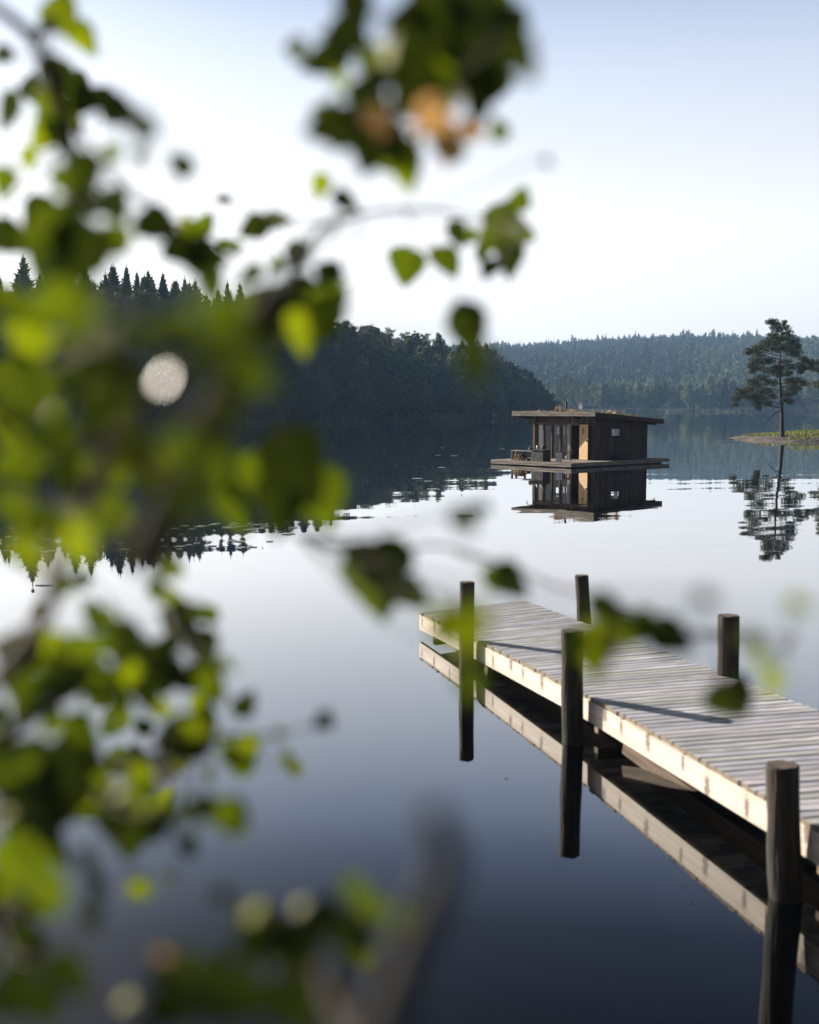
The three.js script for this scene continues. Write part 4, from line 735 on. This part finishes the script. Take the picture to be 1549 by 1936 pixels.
  // trunk beside and behind the photographer, and the main limb that crosses the view
  part('trunk', taper(curve([V(-1.15, 1.2, 0.35), V(-1.05, 2.2, 0.15), V(-0.98, 3.2, -0.05), V(-0.92, 4.4, -0.2), V(-0.8, 5.8, -0.4)], 20), Array.from({ length: 21 }, (_, i) => lerp(0.11, 0.05, i / 20)), 14, true, 0.08), barkD, o);
  // limb rising from lower left to the middle
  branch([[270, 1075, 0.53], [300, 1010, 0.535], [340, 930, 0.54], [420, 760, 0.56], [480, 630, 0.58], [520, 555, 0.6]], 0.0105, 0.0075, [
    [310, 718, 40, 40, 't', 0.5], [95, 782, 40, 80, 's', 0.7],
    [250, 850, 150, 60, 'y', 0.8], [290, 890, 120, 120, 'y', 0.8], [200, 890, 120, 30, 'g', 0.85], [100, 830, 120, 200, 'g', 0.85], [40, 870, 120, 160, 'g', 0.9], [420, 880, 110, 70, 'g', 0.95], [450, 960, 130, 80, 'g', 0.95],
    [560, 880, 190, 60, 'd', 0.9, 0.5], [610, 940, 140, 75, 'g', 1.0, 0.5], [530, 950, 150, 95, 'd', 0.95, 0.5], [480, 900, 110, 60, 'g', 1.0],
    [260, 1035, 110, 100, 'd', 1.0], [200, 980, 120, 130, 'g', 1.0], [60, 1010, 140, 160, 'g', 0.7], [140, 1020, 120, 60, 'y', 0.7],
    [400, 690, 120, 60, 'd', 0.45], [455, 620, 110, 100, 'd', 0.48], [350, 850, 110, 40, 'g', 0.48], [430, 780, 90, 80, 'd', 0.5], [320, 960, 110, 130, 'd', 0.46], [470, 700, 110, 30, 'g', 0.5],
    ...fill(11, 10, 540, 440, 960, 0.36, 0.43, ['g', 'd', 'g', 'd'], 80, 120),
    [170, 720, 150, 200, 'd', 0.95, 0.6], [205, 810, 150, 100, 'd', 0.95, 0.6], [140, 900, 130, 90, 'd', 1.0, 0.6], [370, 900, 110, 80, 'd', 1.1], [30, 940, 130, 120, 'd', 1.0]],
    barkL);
  // the same limb further up, with the leaves before the forest edge
  branch([[520, 555, 0.6], [565, 490, 0.85], [650, 412, 1.1], [760, 395, 1.12], [870, 405, 1.15], [1000, 425, 1.18]], 0.0032, 0.0009, [
    [540, 590, 150, 40, 'd', 1.0, 0.5], [500, 600, 140, 60, 'g', 1.0], [570, 630, 110, 90, 'y', 0.95], [615, 585, 140, -50, 'g', 1.0, 0.5], [590, 560, 120, 20, 'd', 1.05],
    [605, 352, 62, 95, 'y', 1.2], [655, 382, 70, 20, 'd', 1.1], [478, 430, 70, 150, 'd', 1.35], [522, 424, 78, 0, 'g', 1.35], [560, 482, 72, 100, 'd', 1.25], [472, 520, 66, 160, 'g', 1.1],
    [768, 503, 96, 95, 'g', 1.5], [842, 498, 88, 60, 'g', 1.4], [862, 442, 66, 70, 'd', 1.3], [955, 425, 110, 60, 'g', 1.35], [985, 375, 56, -70, 'g', 1.3], [965, 490, 92, 80, 'd', 1.35], [930, 512, 70, 120, 'd', 1.3], [985, 440, 70, 20, 'g', 1.3], [925, 455, 70, 110, 'g', 1.3],
    [885, 622, 128, 75, 'd', 1.05, 0.4], [903, 690, 100, 85, 'g', 0.62], [1035, 306, 30, 30, 'd', 0.9]]);
  // branch hanging in from above: dark leaves, some withered orange
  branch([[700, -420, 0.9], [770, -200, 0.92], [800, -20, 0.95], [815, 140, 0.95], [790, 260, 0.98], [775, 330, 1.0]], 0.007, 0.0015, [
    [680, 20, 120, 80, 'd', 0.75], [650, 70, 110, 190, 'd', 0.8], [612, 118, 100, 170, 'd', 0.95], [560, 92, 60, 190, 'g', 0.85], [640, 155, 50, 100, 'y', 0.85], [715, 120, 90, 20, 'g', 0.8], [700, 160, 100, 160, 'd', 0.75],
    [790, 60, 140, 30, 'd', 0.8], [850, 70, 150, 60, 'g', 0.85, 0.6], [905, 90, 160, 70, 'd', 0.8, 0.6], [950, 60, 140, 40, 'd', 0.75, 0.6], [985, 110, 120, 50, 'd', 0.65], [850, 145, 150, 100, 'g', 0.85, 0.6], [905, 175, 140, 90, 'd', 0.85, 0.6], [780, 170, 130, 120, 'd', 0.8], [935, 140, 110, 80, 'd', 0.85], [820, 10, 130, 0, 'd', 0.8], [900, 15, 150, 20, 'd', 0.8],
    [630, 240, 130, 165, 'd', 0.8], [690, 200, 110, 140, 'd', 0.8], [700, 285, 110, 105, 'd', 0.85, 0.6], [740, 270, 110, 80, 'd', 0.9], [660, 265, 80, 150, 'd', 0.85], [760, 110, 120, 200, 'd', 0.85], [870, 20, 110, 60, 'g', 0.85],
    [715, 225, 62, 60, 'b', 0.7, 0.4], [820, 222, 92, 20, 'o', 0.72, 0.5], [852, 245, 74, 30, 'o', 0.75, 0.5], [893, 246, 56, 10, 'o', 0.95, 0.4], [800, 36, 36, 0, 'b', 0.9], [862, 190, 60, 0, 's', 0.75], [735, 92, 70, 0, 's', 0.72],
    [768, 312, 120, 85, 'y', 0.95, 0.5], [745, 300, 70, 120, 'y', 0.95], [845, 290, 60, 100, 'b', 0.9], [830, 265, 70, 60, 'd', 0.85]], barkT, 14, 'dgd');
  // branch at the upper left
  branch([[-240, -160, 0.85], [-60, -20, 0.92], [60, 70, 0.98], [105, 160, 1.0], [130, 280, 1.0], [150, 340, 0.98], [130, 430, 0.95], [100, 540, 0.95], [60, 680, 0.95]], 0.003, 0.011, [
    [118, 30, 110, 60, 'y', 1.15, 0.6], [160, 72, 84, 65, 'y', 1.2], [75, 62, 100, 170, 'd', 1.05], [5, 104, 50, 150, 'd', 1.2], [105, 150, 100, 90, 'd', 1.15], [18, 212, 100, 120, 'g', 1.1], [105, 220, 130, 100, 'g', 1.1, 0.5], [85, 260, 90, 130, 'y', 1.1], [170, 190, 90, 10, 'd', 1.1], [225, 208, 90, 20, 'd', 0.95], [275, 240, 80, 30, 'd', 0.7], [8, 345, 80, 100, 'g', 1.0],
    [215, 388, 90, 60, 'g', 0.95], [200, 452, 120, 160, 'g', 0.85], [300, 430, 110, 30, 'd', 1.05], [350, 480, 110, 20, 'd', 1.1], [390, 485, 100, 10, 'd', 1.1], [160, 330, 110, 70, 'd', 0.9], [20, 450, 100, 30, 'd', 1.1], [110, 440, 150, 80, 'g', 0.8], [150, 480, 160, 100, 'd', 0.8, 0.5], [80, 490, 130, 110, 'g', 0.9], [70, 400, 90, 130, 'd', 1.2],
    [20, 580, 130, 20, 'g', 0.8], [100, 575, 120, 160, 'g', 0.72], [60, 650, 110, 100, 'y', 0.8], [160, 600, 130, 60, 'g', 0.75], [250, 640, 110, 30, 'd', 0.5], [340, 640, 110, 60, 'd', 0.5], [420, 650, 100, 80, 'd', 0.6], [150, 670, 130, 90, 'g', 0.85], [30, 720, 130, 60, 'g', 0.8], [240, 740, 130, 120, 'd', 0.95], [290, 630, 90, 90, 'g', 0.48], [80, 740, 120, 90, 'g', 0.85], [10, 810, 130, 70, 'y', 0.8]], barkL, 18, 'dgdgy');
  // pale stem at the left
  branch([[-140, 1420, 0.7], [60, 1200, 0.72], [120, 1060, 0.74], [170, 930, 0.75], [215, 820, 0.76]], 0.006, 0.005, [[50, 1050, 110, 30, 'y', 0.68], [30, 960, 100, 60, 'g', 0.8]], plain(0.17, 0.14, 0.11));
  // lower left clump: a shrub on the shore
  owner = thing('shore_shrub', 'low leafy shrub on the near shore with blurred leaves before the dark water', 'shrub');
  branch([[-300, 1560, 0.9], [-80, 1450, 0.92], [100, 1330, 0.95], [230, 1260, 0.98], [330, 1190, 1.0]], 0.008, 0.0015, [
    [345, 1178, 110, 50, 'd', 1.05], [385, 1225, 90, 70, 'd', 1.05], [375, 1155, 50, 10, 'y', 0.95], [402, 1300, 100, 70, 'g', 1.0], [80, 1232, 130, 170, 'y', 0.9], [170, 1220, 120, 20, 'g', 0.85], [240, 1215, 120, 50, 'd', 0.9], [230, 1290, 110, 120, 'y', 0.85], [300, 1255, 130, 20, 'd', 0.95], [340, 1280, 100, 50, 'd', 0.95], [180, 1300, 110, 100, 'g', 0.85], [110, 1290, 120, 150, 'd', 0.85], [30, 1230, 110, 190, 'd', 0.9], [60, 1320, 120, 120, 'g', 0.85], [150, 1260, 120, 60, 'd', 0.9], [280, 1310, 90, 80, 'g', 0.85]], barkT, 30, 'gdgdy');
  branch([[-320, 1700, 0.9], [-60, 1560, 0.92], [120, 1480, 0.95], [280, 1430, 0.98], [420, 1395, 1.02], [520, 1390, 1.0]], 0.008, 0.0011, [
    [350, 1400, 120, 40, 'd', 1.0, 0.6], [380, 1385, 110, 70, 'd', 1.0], [370, 1368, 80, 0, 'y', 0.85], [470, 1412, 66, 60, 'y', 1.1], [530, 1388, 34, 20, 'y', 1.0], [270, 1475, 84, 40, 'y', 0.95], [225, 1500, 40, 0, 's', 0.75], [160, 1525, 76, 60, 'y', 0.85], [440, 1548, 110, 60, 'g', 0.85], [245, 1580, 130, 80, 'd', 0.95, 0.6], [100, 1595, 110, 70, 'd', 0.95], [350, 1545, 80, 40, 'd', 0.6], [10, 1540, 44, 0, 's', 0.72],
    [60, 1460, 160, 60, 'd', 0.85, 0.5], [120, 1500, 160, 100, 'd', 0.85, 0.5], [40, 1540, 150, 120, 'd', 0.85, 0.5], [150, 1450, 140, 20, 'd', 0.9, 0.5], [200, 1540, 130, 60, 'd', 0.9], [10, 1460, 130, 80, 'd', 0.9], [250, 1530, 110, 90, 'g', 0.9], [300, 1560, 80, 80, 'd', 0.85], [160, 1390, 90, 40, 'g', 0.9]], barkT, 36, 'gdgdy');
  branch([[-300, 1900, 0.85], [-80, 1800, 0.88], [20, 1700, 0.9], [60, 1620, 0.92], [80, 1570, 0.93]], 0.008, 0.0014, [
    [60, 1650, 120, 80, 'g', 0.75], [20, 1730, 140, 70, 'd', 0.9, 0.6], [50, 1800, 120, 80, 'd', 0.8], [20, 1620, 130, 100, 'g', 0.8], [130, 1850, 140, 30, 'd', 0.6], [40, 1880, 150, 20, 'd', 0.6], [90, 1690, 110, 60, 'g', 0.65], [10, 1680, 100, 80, 'g', 0.85]], barkT, 16, 'gdd');
  // low spray at the foot of the picture
  branch([[60, 2120, 0.7], [260, 1960, 0.72], [420, 1850, 0.74], [560, 1760, 0.75], [690, 1710, 0.76]], 0.006, 0.0012, [
    [480, 1722, 50, 10, 's', 0.62], [470, 1735, 70, 170, 'g', 0.65], [568, 1712, 40, 0, 's', 0.64], [672, 1685, 76, 20, 'g', 0.62], [705, 1712, 70, 40, 'g', 0.65], [505, 1772, 130, 20, 'd', 0.7, 0.5], [565, 1795, 130, 70, 'd', 0.7, 0.5], [680, 1778, 76, 80, 'd', 0.78, 0.5], [620, 1740, 100, 30, 'd', 0.7], [310, 1812, 46, 0, 'b', 0.62], [240, 1890, 46, 0, 's', 0.62], [450, 1880, 180, 10, 'd', 0.55, 0.5], [360, 1850, 130, 30, 'd', 0.6], [760, 1735, 70, 30, 'g', 0.58], [330, 1905, 130, 10, 'd', 0.6], [560, 1900, 150, 40, 'd', 0.58]], barkT, 16, 'gdd');
  owner = o;
  // sprigs reaching over the water and the pier
  branch([[560, 1010, 0.95], [640, 1030, 1.0], [720, 1050, 1.05], [820, 1030, 1.08], [930, 1060, 1.1], [1060, 1110, 1.1], [1180, 1150, 1.08], [1320, 1190, 1.05], [1500, 1200, 1.0]], 0.0022, 0.0007, [
    [712, 1095, 175, 80, 'g', 0.95, 0.15], [705, 1060, 120, 215, 'd', 0.96, 0.3], [735, 1065, 120, 120, 'd', 0.97, 0.3], [782, 1125, 90, 35, 'g', 0.95, 0.3], [880, 985, 80, 60, 'd', 0.75], [965, 1098, 100, 50, 'd', 1.0], [930, 1095, 60, 90, 'g', 1.0],
    [1150, 1150, 100, 40, 'd', 0.85], [1190, 1192, 110, 20, 'g', 0.85], [1130, 1228, 130, 100, 'y', 0.82, 0.5], [1090, 1220, 80, 120, 'g', 0.8], [1272, 1205, 110, 30, 'd', 0.85, 0.6], [1225, 1185, 90, 30, 'd', 0.85], [1382, 1330, 130, 62, 'd', 1.0, 0.8], [1465, 1290, 70, 40, 'y', 0.75], [1425, 1210, 56, 30, 'y', 0.66], [1510, 1145, 60, 20, 'y', 0.62], [1335, 1135, 60, 20, 'd', 0.55], [1440, 1250, 50, 80, 'y', 0.7],
    [885, 1190, 120, 80, 'y', 0.6], [845, 1180, 90, 120, 'y', 0.62], [892, 1290, 90, 85, 'g', 0.6]]);
}
{
  // bare curved stem standing up from the shore
  const o = thing('bare_stem', 'bare dark curved stem standing up before the dark water', 'branch');
  const L = (l) => l.map(([x, y, d]) => at(x, y, d));
  part('stem', taper(curve(L([[640, 2180, 0.48], [725, 1940, 0.49], [775, 1800, 0.5], [825, 1690, 0.5], [845, 1630, 0.5], [830, 1570, 0.5], [808, 1525, 0.5]]), 30), Array.from({ length: 31 }, (_, i) => lerp(0.010, 0.0055, i / 30)), 10, true, 0.06), plain(0.025, 0.022, 0.02), o);
  part('side_shoot', taper(curve(L([[700, 2010, 0.63], [640, 1900, 0.66], [610, 1830, 0.68]]), 10), Array.from({ length: 11 }, (_, i) => lerp(0.008, 0.004, i / 10)), 8, true), M.bark, o);
}

scene.fog = new THREE.FogExp2(new THREE.Color().setRGB(0.36, 0.62, 1.0), 0.00023);
renderer.render(scene, camera);
